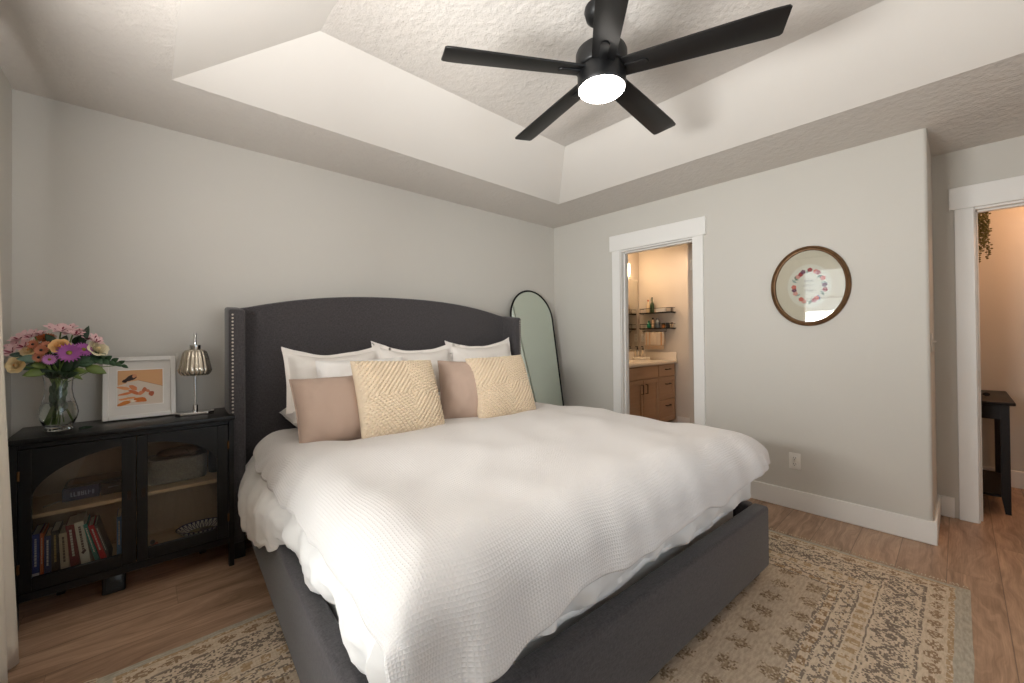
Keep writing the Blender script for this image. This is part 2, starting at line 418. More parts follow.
# ================================================================== RUG
def rug_mat():
    m = new_mat('woven_rug', (180, 160, 130), .95, spec=.1); nt, b = nt_of(m)
    x, y, z = coord(nt)
    gx, gy = .0072, .0060
    wob = noise(nt, vec(nt, x, y), 14, 2)
    xq = ((x+(wob-.5)*.02)/gx).floor()*gx; yq = ((y+(wob-.5)*.02)/gy).floor()*gy
    HX, HY = 1.525, 1.07
    ex = HX-xq.abs(); ey = HY-yq.abs()
    side = ex.lt(ey)                      # 1 at the short ends
    d = ex.mn(ey)
    s = xq+(yq-xq)*side
    cell = white(nt, vec(nt, xq, yq, 1.0))
    wear = noise(nt, vec(nt, xq*1.0, yq*1.0, 0.0), 9, 4, .7)
    streak = noise(nt, vec(nt, x*28.0, y*95.0, 0.0), 1.0, 2)
    def band(a, c): return d.gt(a)*d.lt(c)
    def tri(p, ph=0.0): return ((s/p+ph).frac()-.5).abs()*2.0
    pale, pink, gold, brown, dark, edge, field = (210, 193, 168), (206, 184, 161), (172, 144, 110), (140, 112, 86), (104, 92, 86), (182, 174, 158), (184, 165, 143)
    col = mix(nt, (wear*1.2-.2).clamp(), pale, pink)
    keep = ((cell*.62+wear*.75)-.56).gt(0.0)        # worn weave: not every knot shows
    kgold = ((cell*.6+wear*.6)-.45).gt(0.0)
    # dark guard lines
    lines = band(.135, .150).mx(band(.285, .296)).mx(band(.345, .358)).mx(band(.405, .418)).mx(band(.452, .466))
    gl = band(.050, .064).mx(band(.37, .38))
    # outer figures
    f1 = band(.075, .128)*(((d-.1).abs()/.03+tri(.085)*1.1)-1.05).lt(0.0)
    # wide diamond band
    dd = (d-.218).abs()/.062
    dia = (dd+tri(.15)-.85).abs().lt(.20).mx((dd+tri(.15)).lt(.35)).mx((dd+tri(.15, .5)).lt(.42))
    f2 = band(.152, .284)*dia.mx(cell.gt(.80))
    # gold block bands
    f3 = band(.298, .344)*(tri(.062).gt(.42))
    f4 = band(.420, .452)*(tri(.075, .3).gt(.35))
    # zig zag in the pale band
    f5 = band(.36, .404)*(((d-.382)/.018-(tri(.07)*2.0-1.0)).abs().lt(.55))
    gk = kgold
    col = mix(nt, (f3.mx(f4).mx(gl)*gk)*.9, col, gold)
    col = mix(nt, f4*gk*cell.gt(.5)*.8, col, brown)
    col = mix(nt, f1*keep*.85, col, brown)
    col = mix(nt, f2*keep*.85, col, dark)
    col = mix(nt, f5*keep*.8, col, dark)
    col = mix(nt, lines*keep*.8, col, dark)
    # field with scattered sprigs
    P, Q = .140, .128
    row = (yq/Q).floor(); off = (row*.5).frac()*P
    lx = ((xq+off)/P).frac()*P-P/2; ly = (yq/Q).frac()*Q-Q/2
    rr = (lx*lx+ly*ly).sqrt()
    sprig = (rr+(noise(nt, vec(nt, xq, yq, 2.0), 45, 2)-.5)*.09).lt(.036)
    fcol = mix(nt, (wear*1.4-.3).clamp(), field, (196, 178, 157))
    fcol = mix(nt, sprig*cell.gt(.25)*.75, fcol, (140, 118, 92))
    fcol = mix(nt, sprig*cell.gt(.8)*.8, fcol, (118, 96, 74))
    col = mix(nt, d.gt(.466), col, fcol)
    col = mix(nt, d.lt(.045), col, edge)
    col = mix(nt, (streak-.42).mx(0.0)*1.0, col, (96, 80, 62))
    col = mix(nt, (.5-streak).mx(0.0)*.9, col, (214, 200, 172))
    setcol(nt, b, col)
    wv = ((y/.0085).frac()-.5).abs()+((x/.011).frac()-.5).abs()
    bump(nt, b, wv*-.6+cell*.5, .5, .003); return m
rug = thing('rug', 'large faded beige and brown patterned area rug under the bed', 'rug', (-2.008, -1.99, 0))
def rugf(u, v):
    x = (u-.5)*3.05; y = (v-.5)*2.14
    k = min(u, 1-u, v, 1-v)
    return (x+.004*fbm(y*9, x*3), y+.005*fbm(x*6, 3.1), .010 if k > 0 else .001)
m = MB(); m.grid(rugf, 60, 44); m.build('pile', rug_mat(), rug)
MFR = linen('rug_fringe', (205, 190, 165), .95)
for sx in (-1, 1):
    m = MB()
    for k in range(150):
        y = -1.06+2.12*k/149; L = (.028+.02*rnd.random())*(1 if sx < 0 else .4); dy = rnd.uniform(-.012, .012)
        m.tube([(sx*1.52, y, .008), (sx*(1.525+L*.5), y+dy*.4, .010), (sx*(1.525+L), y+dy, .003)], [.0022, .0018, .0012], 4)
    m.build('fringe', MFR, rug)

# ================================================================== BED (local frame: x right, -y towards the foot)
BO = Vector((-1.937, -.09, 0)); BR = R(-3.0)
BM = Matrix.Translation(BO) @ Matrix.Rotation(BR, 4, 'Z')
bed = thing('bed', 'charcoal upholstered king bed with arched wingback headboard and nailhead trim', 'bed', M=BM)
HC = -.035; HW = 1.068
def arch(x):      # height of the headboard panel
    t = abs(x-HC)/(HW-.075)
    return 1.415+.115*(1-min(1, t)**2.3)
n = 40; X0, X1 = HC-HW+.06, HC+HW-.06
poly = [(X0, .10)]+[(X1, .10)]+[(X1+(X0-X1)*k/n, arch(X1+(X0-X1)*k/n)) for k in range(n+1)]
m = MB(); m.prism(poly, 1, -.115, 0, bev=.018); m.build('headboard_panel', MBED, bed)
MPIPE = fabric('charcoal_piping', (50, 48, 49), (72, 69, 70), 700)
def wing(s_):
    xo = HC+s_*HW; xi = HC+s_*(HW-.078)
    a, c = min(xo, xi), max(xo, xi)
    m = MB(); m.box(a, -.285, .09, c, 0, 1.425, .016, 4)
    for v in m.bm.verts:                      # scroll the top front corner
        if v.co.z > 1.2: v.co.z -= .03*max(0, (-v.co.y-.12)/.16)**2
    o = m.build('wing', MBED, bed)
    q = MB()
    for k in range(66):
        z = .125+k*.0194
        y = -.2865; zz = z-(.0 if z < 1.36 else .0)
        if z < 1.385: q.ell((xo-s_*.018, y, zz), (.0055, .0028, .0055), 8, 5)
    q.build('nailhead_trim', MNICK, o)
wing(-1); wing(1)
FW, FV, FT = 1.0, 2.24, .36
def rail(s_):
    a, c = sorted((s_*FW, s_*(FW-.066)))
    m = MB(); m.box(a, -FV+.07, .06, c, -.115, FT, .014, 3); m.build('side_rail', MBED, bed)
rail(-1); rail(1)
MB().box(-FW, -FV, .06, FW, -FV+.072, FT, .014, 3).build('footboard', MBED, bed)
MB().box(-FW+.066, -FV+.072, .16, FW-.066, -.115, .20, .004, 1).build('platform', MBLK, bed)
for x, v in ((-FW+.07, FV-.07), (FW-.07, FV-.07), (0, FV-.07)):
    MB().box(x-.035, -v-.035, .0105, x+.035, -v+.035, .062, .004, 1).build('foot', MPLA, bed)
for x in (HC-HW+.045, HC+HW-.045):
    MB().box(x-.032, -.27, 0, x+.032, -.02, .092, .004, 1).build('foot', MPLA, bed)

m = MB(); m.box(-.915, -2.115, .20, .915, -.125, .605, .045, 4)
o = m.build('mattress', MMAT); o.matrix_world = BM; tag(o, 'thick white mattress set inside the charcoal bed frame', 'mattress')
# top sheet hanging out below the duvet, wrapped round the mattress
def sheet():
    pts = []
    L1, L2 = 1.90, 1.82
    tot = L1+L2+1.2
    hem = [(.0, .24), (.2, .25), (.55, .27), (.80, .335), (.92, .372), (1.05, .372), (1.30, .368), (1.42, .42), (1.58, .44), (1.70, .38), (1.82, .40), (1.9, .42), (2.2, .385), (2.6, .37), (2.9, .40), (3.2, .375), (3.72, .40), (4.9, .42)]
    outl = [(.0, .125), (.2, .135), (.55, .125), (.80, .105), (.92, .032), (1.2, .028), (1.9, .028), (2.1, .035), (2.4, .048), (4.9, .045)]
    bul = [(.0, .05), (.5, .06), (.9, .06), (1.2, .05), (1.6, .045), (1.9, .045), (2.3, .045), (4.9, .045)]
    def f(u, v):
        s_ = u*tot
        if s_ < L1: bx, by, nx, ny = -.92, -.22-s_, -1, 0
        elif s_ < L1+L2: bx, by, nx, ny = -.92+(s_-L1), -2.12, 0, -1
        else: bx, by, nx, ny = .90, -2.12+(s_-L1-L2), 1, 0
        c = 1-min(1, abs(s_-L1)/.08); c2 = 1-min(1, abs(s_-L1-L2)/.08)
        zh = interp(hem, s_); oh = interp(outl, s_); bb = interp(bul, s_)
        zt = .613
        w_ = 1-v
        ripple = .016*sin(s_*31+3*fbm(s_*3, 1.7))*v**.8+.02*fbm(s_*6, v*3, 4.4)*(.3+v)+.010*fbm(s_*17, v*8, 1.2)
        off = .004+oh*v**.8+bb*sin(pi*min(1, v*1.05))*.9+max(-.01, ripple)*(.4 if v > .97 else 1)
        if oh < .06:
            off = min(off, .050 if zt+(zh-zt)*v < .395 else .2)
        off = max(off, .006)
        z = zt+(zh-zt)*v+.010*fbm(s_*14, 9.0)*v
        if s_ >= .86: z = max(z, .372 if off > .014 else .30)
        return (bx+nx*off-(c*.015*0), by+ny*off, z)
    m = MB(); m.grid(f, 420, 16); return m
o = sheet().build('bed_sheet', MSHEET); o.matrix_world = BM
tag(o, 'rumpled white top sheet hanging out below the waffle duvet', 'sheet')
md = o.modifiers.new('thick', 'SOLIDIFY'); md.thickness = .003; md.offset = 1

# duvet: draped grid, hem hangs over the left, right and foot
def duvet():
    P0, P1, Q0, Q1 = -1.155, 1.155, .30, 2.40
    def top(X, V):
        z = .742+.018*cos(min(1, abs(X)/.95)*pi/2)
        z -= .075*math.exp(-((V-.60)/.42)**2)*(1-.55*min(1, max(0, (abs(X)-.6)/.3)))
        z += .028*fbm(X*2.1, V*2.3, .3)+.014*fbm(X*5+V*2, V*5, 2.3)
        z += .010*math.exp(-((V-1.02-.15*X)/.05)**2)*max(0, fbm(X*1.7, 4.4)+.35)
        z += .010*math.exp(-((V-1.30+.22*X)/.06)**2)*max(0, fbm(X*1.5, 8.4)+.3)
        return z
    def bend(t, r, flare):
        lim = r*1.30
        if t <= 0: return 0, 0
        if t < lim: return r*sin(t/r), r*(1-cos(t/r))
        a = 1.30; return r*sin(a)+(t-lim)*cos(a)*flare, r*(1-cos(a))+(t-lim)*sin(a)
    def f(u, v):
        p = P0+(P1-P0)*u; q = Q0+(Q1-Q0)*v
        x0 = .83; r = .175
        if p < 0: p *= interp([(.3, .905), (.6, .925), (1.0, .938), (1.6, .932), (2.1, .93), (2.4, .90)], q)
        else: p *= interp([(.3, .92), (.6, .96), (1.6, .97), (2.1, .945), (2.4, .86)], q)
        ext = .03*fbm(p*2.3, 7.7)+interp([(-1.1, .03), (-.75, .10), (-.4, .01), (0, .02), (.6, .0), (1.1, -.05)], p)*(1 if q > 1.9 else max(0, (q-1.3)/.6))
        q2 = q+ext*max(0, (q-1.6)/.8)
        dx, zx = bend(abs(p)-x0, r, 1.0); dv, zv = bend(q2-2.10, .17, .6)
        X = min(abs(p), x0)+dx; X = X if p >= 0 else -X; V = min(q2, 2.10)+dv
        drop = (zx**3+zv**3)**(1/3)
        corner = max(0, zx)*max(0, zv)
        drop += 0*corner
        z = top(X, min(V, 2.2))-drop
        # vertical folds in the hanging part
        k = min(1, drop/.15)
        fold = .026*fbm(p*7, q*7 if abs(p) > x0 else 1.0, 5.0)*k
        V += fold*1.2 if q2 > 2.1 else 0
        if abs(p) > x0: X += math.copysign(fold*1.2, p)
        z += .014*fbm(p*6, q*6, 9.1)*k
        if V < .40: z -= .04*((.40-V)/.1)**2*.5
        return (X, -V, z)
    m = MB(); m.grid(f, 150, 140, lambda u, v: (P0+(P1-P0)*u, Q0+(Q1-Q0)*v)); return m
o = duvet().build('duvet', MDUV); o.matrix_world = BM
tag(o, 'white waffle weave duvet spread over the bed', 'duvet')
md = o.modifiers.new('thick', 'SOLIDIFY'); md.thickness = .045; md.offset = -1
md = o.modifiers.new('sub', 'SUBSURF'); md.levels = 1; md.render_levels = 1

# ------------------------------------------------------------------ pillows
def pillow(name, label, cat, mat, X, v, z, wx, wz, th, tilt, yaw=0, roll=0, n=48, flange=0, seed=0, disp=None, sag=0, wr=.006, group=None, pinch=.05, piping=None, flat=False):
    hx, hz_ = wx/2, wz/2
    def surf(sgn):
        def f(u, w_):
            a, c = 2*u-1, 2*w_-1
            ax, cz = abs(a), abs(c)
            x = a*hx*(1-pinch*(1-cz**2)*ax**4*.9) ; zz = c*hz_*(1-pinch*(1-ax**2)*cz**4*.9)
            if flange:
                kx = min(1, (1-ax)*hx/flange); kz = min(1, (1-cz)*hz_/flange); fl = min(kx, kz)
                ia, ic = min(1, ax*hx/(hx-flange)), min(1, cz*hz_/(hz_-flange))
                t_ = ((1-ia**3)*(1-ic**3))**.55 if fl >= 1 else 0
                y = th/2*t_+.003
            else:
                t_ = max(0, (1-ax**3.2)*(1-cz**3.2))**.55
                y = th/2*t_
            y += wr*fbm(x*9+seed, zz*9, sgn*3+seed)*min(1, t_*3)+wr*.5*fbm(x*26+seed, zz*20, sgn*5.0)*min(1, t_*3)
            if disp: y += disp(x, zz)*min(1, (1-max(ax, cz))*14) if sgn < 0 else 0
            zz -= sag*max(0, c)*(1-a*a)+(0 if not sag else .01*fbm(x*6+seed, 1)*max(0, c))
            if flange: y += .006*fbm(x*14+seed, zz*14, 1.0)*(1 if fl < 1 else .3)
            return (x, sgn*y+(.004*fbm(a*5+seed, c*5) if flange else 0), zz)
        return f
    m = MB()
    nf = n if not disp else 230
    m.grid(surf(-1), nf, nf); m.grid(surf(1), n if not disp else nf, n if not disp else nf)
    o = m.build(name, mat, weld=.0006)
    M = Matrix.Translation((X, -v, z)) @ Matrix.Rotation(R(yaw), 4, 'Z') @ Matrix.Rotation(-R(tilt), 4, 'X') @ Matrix.Rotation(R(roll), 4, 'Y') @ Matrix.Translation((0, 0, hz_*(1-.0)))
    if flat: M = Matrix.Translation((X, -v, z)) @ Matrix.Rotation(R(yaw), 4, 'Z') @ Matrix.Rotation(R(90), 4, 'X')
    o.matrix_world = BM @ M
    if piping:
        pts = []
        for a, c in [(-1+2*k/24, -1) for k in range(24)]+[(1, -1+2*k/24) for k in range(24)]+[(1-2*k/24, 1) for k in range(24)]+[(-1, 1-2*k/24) for k in range(24)]:
            x = a*hx*(1-pinch*(1-c*c)*a**4*.9); zz = c*hz_*(1-pinch*(1-a*a)*c**4*.9); pts.append((x, 0, zz))
        MB().tube(pts, .004, 6, closed=True).build('piping', mat, o)
    return tag(o, label, cat, group)
G1 = 'white shams against the headboard'
pillow('sleeping_pillow', 'white sleeping pillow lying flat under the left sham', 'pillow', MSHAM, -.485, .345, .77, .70, .42, .19, 0, 0, 0, flat=True, seed=3)
pillow('sleeping_pillow', 'white sleeping pillow lying flat under the middle sham', 'pillow', MSHAM, .13, .335, .765, .55, .42, .14, 0, 0, 0, flat=True, seed=5)
pillow('sleeping_pillow', 'white sleeping pillow lying flat under the right sham', 'pillow', MSHAM, .62, .335, .765, .42, .42, .14, 0, 0, 0, flat=True, seed=8)
pillow('pillow_sham', 'white flanged sham at the left end of the headboard row', 'pillow', MSHAM, -.54, .38, .80, .60, .40, .20, 14, 0, -1, flange=.035, seed=1, sag=.055, group=G1)
pillow('pillow_sham', 'white flanged sham in the middle of the headboard row', 'pillow', MSHAM, -0.01, .37, .80, .62, .41, .20, 14, -3, 2, flange=.035, seed=21, sag=.055, group=G1)
pillow('pillow_sham', 'white flanged sham nearest the floor mirror', 'pillow', MSHAM, 0.60, .37, .80, .64, .43, .20, 14, 0, -2, flange=.035, seed=41, sag=.055, group=G1)
pillow('pillow', 'plain white pillow peeking out between left sham and taupe cushion', 'pillow', MSHEET, -.42, .53, .70, .56, .41, .17, 12, 4, 0, seed=61, wr=.014)
pillow('throw_cushion', 'taupe cushion at the left with a folded lower edge', 'cushion', MTAUPE, -.635, .77, .672, .43, .39, .19, 30, 3, 0, seed=11, wr=.010, piping=True)
pillow('throw_cushion', 'taupe cushion between the two cream knit cushions', 'cushion', MTAUPE, .20, .74, .672, .42, .42, .19, 22, -18, 2, seed=15, wr=.009, piping=True)
def knit(cx, kx):
    def f(x, z):
        d = abs(x-cx)*kx+abs(z)*.82; e = abs(x-cx)*.8-abs(z)*.9
        a = .5+.5*cos(2*pi*d/.026); b_ = .5+.5*cos(2*pi*e/.020+pi*math.floor(d/.026+.5))
        return .014*(a**.8)*(.2+.8*b_)
    return f
pillow('throw_cushion', 'larger cream knit cushion with diamond ribs, left of the two', 'cushion', MCREAM, -.33, .89, .672, .51, .47, .19, 26, 3, 2, seed=17, wr=.006, disp=knit(.04, 1.0))
pillow('throw_cushion', 'cream knit cushion with diamond ribs nearest the floor mirror', 'cushion', MCREAM, .425, .86, .672, .455, .46, .19, 25, -10, -2, seed=19, wr=.006, disp=knit(.02, 1.0))


# ================================================================== CABINET AND WHAT STANDS ON AND IN IT
def bw(m, name, mat, parent, root=None, smooth=True, **k):
    """build from world coordinates under a thing that is only translated"""
    r = (root or parent)
    bmesh.ops.translate(m.bm, verts=m.bm.verts, vec=-Vector(r.location))
    return m.build(name, mat, parent, smooth, **k)
CX0, CX1, CY0, CY1, CT = -3.82, -3.037, -.37, -.03, .815
cab = thing('display_cabinet', 'low black cabinet with two arched glass doors left of the bed', 'cabinet', ((CX0+CX1)/2, -.2, 0))
bw(MB().box(CX0-.012, CY0-.016, CT-.024, CX1+.004, CY1+.012, CT, .004, 2), 'top', MBLK, cab)
for x0 in (CX0, CX1-.024):
    m = MB(); m.box(x0, CY1-.03, 0, x0+.024, CY1, CT-.024, .002, 1); m.box(x0, CY0, 0, x0+.024, CY0+.034, CT-.024, .002, 1)
    m.box(x0+.004, CY0+.02, .11, x0+.020, CY1-.01, CT-.024, .001, 1); bw(m, 'side_panel', MBLK, cab)
bw(MB().box(CX0+.024, CY1-.014, .12, CX1-.024, CY1-.004, CT-.024), 'back_panel', MINT, cab)
bw(MB().box(CX0+.024, CY0+.024, .462, CX1-.024, CY1-.014, .480, .002, 1), 'shelf', MWOOD, cab)
bw(MB().box(CX0+.024, CY0+.022, .122, CX1-.024, CY1-.004, .165, .001, 1), 'bottom_panel', MWOOD, cab)
bw(MB().box(CX0+.024, CY0+.004, .125, CX1-.024, CY0+.022, .160, .002, 1), 'front_rail', MBLK, cab)
bw(MB().box(CX0+.024, CY0+.004, .769, CX1-.024, CY0+.022, CT-.024, .002, 1), 'front_rail', MBLK, cab)
for x in (-3.70, -3.15):
    bw(MB().box(x-.015, CY1-.07, 0, x+.015, CY1-.035, .118, .003, 1), 'leg', MBLK, cab)
xc = -3.4285
def arc(x):
    t = (x-xc)/.333; return .535+.198*math.sqrt(max(0, 1-t*t))
def cdoor(x0, x1, gx0, gx1, hx, kx):
    y0, y1 = CY0-.002, CY0+.018
    m = MB()
    m.box(x0, y0, .164, gx0, y1, .768, .002, 1); m.box(gx1, y0, .164, x1, y1, .768, .002, 1); m.box(gx0, y0, .164, gx1, y1, .218, .0015, 1)
    n = 24; xs = [gx0+(gx1-gx0)*k/n for k in range(n+1)]
    m.prism([(gx0, .768)]+[(x, arc(x)) for x in xs]+[(gx1, .768)], 1, y0+.001, y1-.001)
    d = bw(m, 'door', MBLK, cab)
    bw(MB().box(gx0-.004, y0+.012, .214, gx1+.004, y0+.0145, .745), 'glass_pane', MPANE, d, cab, smooth=False)
    for z in (.27, .66):
        bw(MB().tube([(hx, y0-.003, z-.02), (hx, y0-.003, z+.02)], .0045, 8), 'hinge', MBRASS, d, cab)
    m = MB(); m.box(kx-.007, y0-.003, .468, kx+.007, y0, .512, .0015, 1)
    m.tube([(kx-.004, y0-.006, .50), (kx-.006, y0-.010, .485), (kx, y0-.011, .474), (kx+.006, y0-.010, .485), (kx+.004, y0-.006, .50)], .0018, 6)
    bw(m, 'handle', MBRZ, d, cab)
cdoor(CX0+.026, xc-.001, -3.757, -3.480, CX0+.027, xc-.025)
cdoor(xc+.001, CX1-.026, -3.388, -3.112, CX1-.027, xc+.025)

# books in the lower left of the cabinet
bz = .1655
BK = [  # x left at the bottom, thickness, height, lean, colour, depth, label
 (-3.783, .010, .200, 0, (112, 52, 40), .12, 'thin rust brown book at the far left of the row'),
 (-3.771, .024, .225, 0, (48, 66, 132), .14, 'blue book with a white foot beside the thin rust one'),
 (-3.746, .010, .224, 0, (214, 108, 52), .14, 'thin orange book between two blue books'),
 (-3.734, .021, .206, 0, (34, 52, 104), .13, 'navy book right of the thin orange one'),
 (-3.711, .025, .222, -1, (36, 32, 30), .14, 'black book with gold title left of the beige book'),
 (-3.683, .027, .204, -2.5, (196, 174, 142), .13, 'beige book between black book and dark red book'),
 (-3.652, .029, .232, -5, (128, 34, 36), .15, 'dark red book leaning left beside the beige book'),
 (-3.617, .031, .238, -7, (218, 208, 184), .15, 'thick cream book leaning left with a small dark emblem'),
 (-3.570, .015, .226, -13, (38, 132, 116), .14, 'teal book leaning between cream and bright red books'),
 (-3.551, .019, .214, -14, (204, 36, 46), .14, 'bright red book leaning on the teal one'),
 (-3.528, .010, .214, -15, (96, 86, 78), .14, 'thin grey book leaning on the bright red one'),
 (-3.500, .017, .222, 0, (56, 116, 176), .14, 'sky blue upright book near the right end of the row'),
 (-3.481, .009, .190, 0, (216, 200, 168), .12, 'thin cream upright book at the right end of the row')]
for i, (x, th, h, lean, c, dp, lab) in enumerate(BK):
    h -= .022
    lean = R(lean); lift = max(0, -sin(lean))*0
    M = Matrix.Translation((x, -.262, bz)) @ Matrix.Rotation(lean, 4, 'Y')
    if lean < 0: M = Matrix.Translation((x, -.262, bz+abs(sin(lean))*0)) @ Matrix.Rotation(lean, 4, 'Y') @ Matrix.Translation((0, 0, 0))
    # leaning left: pivot on the lower left edge would sink the right one, so lift by the sunk amount
    M = Matrix.Translation((0, 0, th*sin(-lean) if lean < 0 else 0)) @ M if False else M
    o = thing('book', lab, 'book', group='books on the bottom shelf of the black cabinet', M=M)
    mc = new_mat('book_cover', c, .55)
    m = MB(); m.box(0, 0, 0, .002, dp, h, .0006, 1); m.box(th-.002, 0, 0, th, dp, h, .0006, 1); m.box(0, -.0015, 0, th, .002, h, .001, 1)
    m.build('cover', mc, o)
    MB().box(.002, .002, .003, th-.002, dp-.003, h-.003).build('pages', new_mat('paper', (226, 216, 196), .8), o, smooth=False)
    lc = (222, 214, 196) if sum(c) < 420 else (88, 62, 50)
    if i == 4: lc = (178, 148, 84)
    m = MB(); zz = h*.9
    while zz > h*.32:
        L = rnd.uniform(.006, .014); 
        m.box(th*.36, -.0022, zz-L, th*.62, -.0012, zz)
        zz -= L+.0025
    m.build('spine_lettering', new_mat('spine_ink', lc, .6), o, smooth=False)
    if i == 7:
        MB().prism([(.006, .07), (.013, .062), (.024, .075), (.020, .084), (.012, .078)], 1, -.0024, -.0013).build('emblem', new_mat('emblem_ink', (74, 40, 34)), o, smooth=False)
    if i == 1:
        MB().box(.001, -.0022, .002, th-.001, -.0013, .030).build('white_foot', new_mat('foot_paper', (226, 224, 220)), o, smooth=False)
# upper shelf
def strokes(name, x0, x1, z0, z1, y, mat, par, root):
    m = MB(); x = x0
    while x < x1:
        wd = rnd.uniform(.006, .011); st = (z1-z0)*.18
        k = rnd.randint(0, 2)
        m.box(x, y-.0006, z0, x+st, y, z1)
        if k != 1: m.box(x, y-.0006, z0, x+wd, y, z0+st)
        if k: m.box(x, y-.0006, (z0+z1)/2, x+wd, y, (z0+z1)/2+st)
        if k == 2: m.box(x+wd-st, y-.0006, z0, x+wd, y, z1)
        x += wd+.003
    bw(m, name, mat, par, root, smooth=False)
MINK = new_mat('pale_ink', (150, 160, 180), .6)
o = thing('box_set', 'navy box set with pale lettering on the upper shelf', 'box', (-3.62, -.17, .4805))
bw(MB().box(-3.682, -.245, .4805, -3.560, -.10, .538, .002, 1), 'case', new_mat('navy_card', (40, 52, 84), .5), o)
strokes('lettering', -3.655, -3.585, .500, .520, -.2451, MINK, o, o)
o = thing('box_set', 'small black box set beside the navy one on the upper shelf', 'box', (-3.52, -.17, .4805))
bw(MB().box(-3.556, -.245, .4805, -3.462, -.10, .532, .002, 1), 'case', new_mat('black_card', (26, 28, 34), .45), o)
strokes('lettering', -3.530, -3.500, .512, .518, -.2451, MINK, o, o)
o = thing('tablet', 'flat dark tablet lying on top of the navy box set', 'tablet', (-3.58, -.17, .5385))
bw(MB().box(-3.678, -.235, .5388, -3.47, -.09, .550, .003, 2), 'body', MPLA, o)
bw(MB().box(-3.668, -.225, .5495, -3.48, -.10, .5505), 'screen', new_mat('dark_screen', (30, 33, 40), .15), o, smooth=False)
o = MB().tube([(-3.735, -.27, .4845), (-3.692, -.22, .4845)], [.0035, .0035], 8).build('pen', new_mat('pen_barrel', (150, 140, 126), .4)); tag(o, 'thin pale pen lying left of the navy box set', 'pen')
MBIN = fabric('grey_woven', (92, 86, 80), (128, 120, 112), 420, strength=.8)
o = thing('storage_bin', 'grey woven storage bin on the upper shelf behind the right door', 'bin', (-3.27, -.17, .4805))
def bin_(u, v):
    a = 2*pi*u; q = 4
    c, s_ = cos(a), sin(a); k = (abs(c)**q+abs(s_)**q)**(-1/q)
    return (-3.265+.122*c*k*(1+.03*v), -.175+.085*s_*k*(1+.03*v)+.002*sin(v*60), .4812+.125*v+.004*fbm(u*8, 2.2)*v)
m = MB(); m.grid(bin_, 64, 12); b_ = bw(m, 'body', MBIN, o, weld=.0002); md = b_.modifiers.new('t', 'SOLIDIFY'); md.thickness = .004; md.offset = -1
bw(MB().box(-3.375, -.25, .4812, -3.155, -.10, .486), 'base', MBIN, o)
o = thing('dark_pouch', 'dark brown leather pouch lying on top of the grey bin', 'pouch', (-3.25, -.18, .61))
m = MB(); m.ell((-3.255, -.18, .622), (.10, .055, .026), 20, 10); bw(m, 'body', new_mat('brown_leather', (54, 38, 34), .5), o)
m = MB(); m.tube([(-3.235, -.232, .640), (-3.222, -.238, .625), (-3.212, -.238, .613), (-3.195, -.234, .618)], .004, 6); bw(m, 'strap', MBLKM, o)
o = thing('canister', 'dark slate grey rounded canister right of the grey bin', 'canister', (-3.115, -.18, .4805))
m = MB(); m.lathe([(.018, 0), (.024, .004), (.027, .03), (.027, .09), (.022, .125), (.012, .137)], 24, (-3.106, -.19, .481)); bw(m, 'body', new_mat('slate_ceramic', (66, 72, 82), .4), o)
m = MB(); m.lathe([(.012, .137), (.013, .142), (.006, .146)], 16, (-3.106, -.19, .481)); bw(m, 'lid', new_mat('slate_lid', (92, 98, 106), .35), o)
# oval patterned dish
def dish_mat():
    m = new_mat('patterned_glaze', (226, 222, 212), .2); nt, b = nt_of(m); x, y, z = coord(nt)
    a = x.op('ARCTAN2', y)*(1/(2*pi))
    ch = ((a*26.0).frac()-.5).abs()*2
    zb = z/.036
    tri_ = (ch-zb*1.0).abs().lt(.22)
    c = mix(nt, tri_, (228, 224, 214), (38, 46, 96)); c = mix(nt, zb.gt(.90), c, (42, 50, 104)); setcol(nt, b, c); return m
o = thing('oval_dish', 'oval white dish with navy zigzag rim on the cabinet floor', 'dish', (-3.165, -.20, .1655))
m = MB(); m.lathe([(.055, .001), (.070, .002), (.088, .018), (.101, .036), (.098, .0362), (.082, .018), (.062, .007), (.0, .006)], 64, cap=False)
bmesh.ops.scale(m.bm, vec=(1.12, .85, 1), verts=m.bm.verts); m.build('bowl', dish_mat(), o)
m = MB(); m.ell((0, 0, .008), (.060, .045, .0015), 24, 6); m.build('centre_motif', new_mat('olive_glaze', (120, 116, 92), .25), o)
o = MB().ell((-3.15, -.20, .1785), (.026, .012, .0045), 14, 8).build('stone', new_mat('dark_stone', (52, 44, 40), .5)); tag(o, 'small dark oval stone lying in the patterned dish', 'stone')
o = thing('ornament', 'small orange and grey ornament at the corner of the cabinet floor', 'ornament', (-3.365, -.27, .1655))
m = MB(); m.ell((0, 0, .012), (.016, .012, .012), 14, 8); m.ell((.010, -.004, .026), (.008, .007, .009), 12, 8); m.build('body', new_mat('orange_glaze', (178, 92, 62), .4), o)
m = MB(); m.ell((-.004, .002, .036), (.010, .009, .012), 12, 8); m.build('cap', new_mat('grey_glaze', (120, 112, 108), .3), o)
o = thing('scale_gadget', 'small black square gadget with grey screen under the black cabinet', 'gadget', M=Matrix.Translation((-3.51, -.26, 0)) @ Matrix.Rotation(R(-12), 4, 'X'))
MB().box(-.042, -.010, .003, .042, .010, .098, .008, 3).build('body', MPLA, o)
MB().box(-.029, -.0112, .020, .029, -.0098, .082, .003, 2).build('screen', new_mat('grey_screen', (58, 62, 62), .25), o)
MB().box(-.018, -.0122, .032, .018, -.011, .056, .002, 1).build('button', MPLA, o)

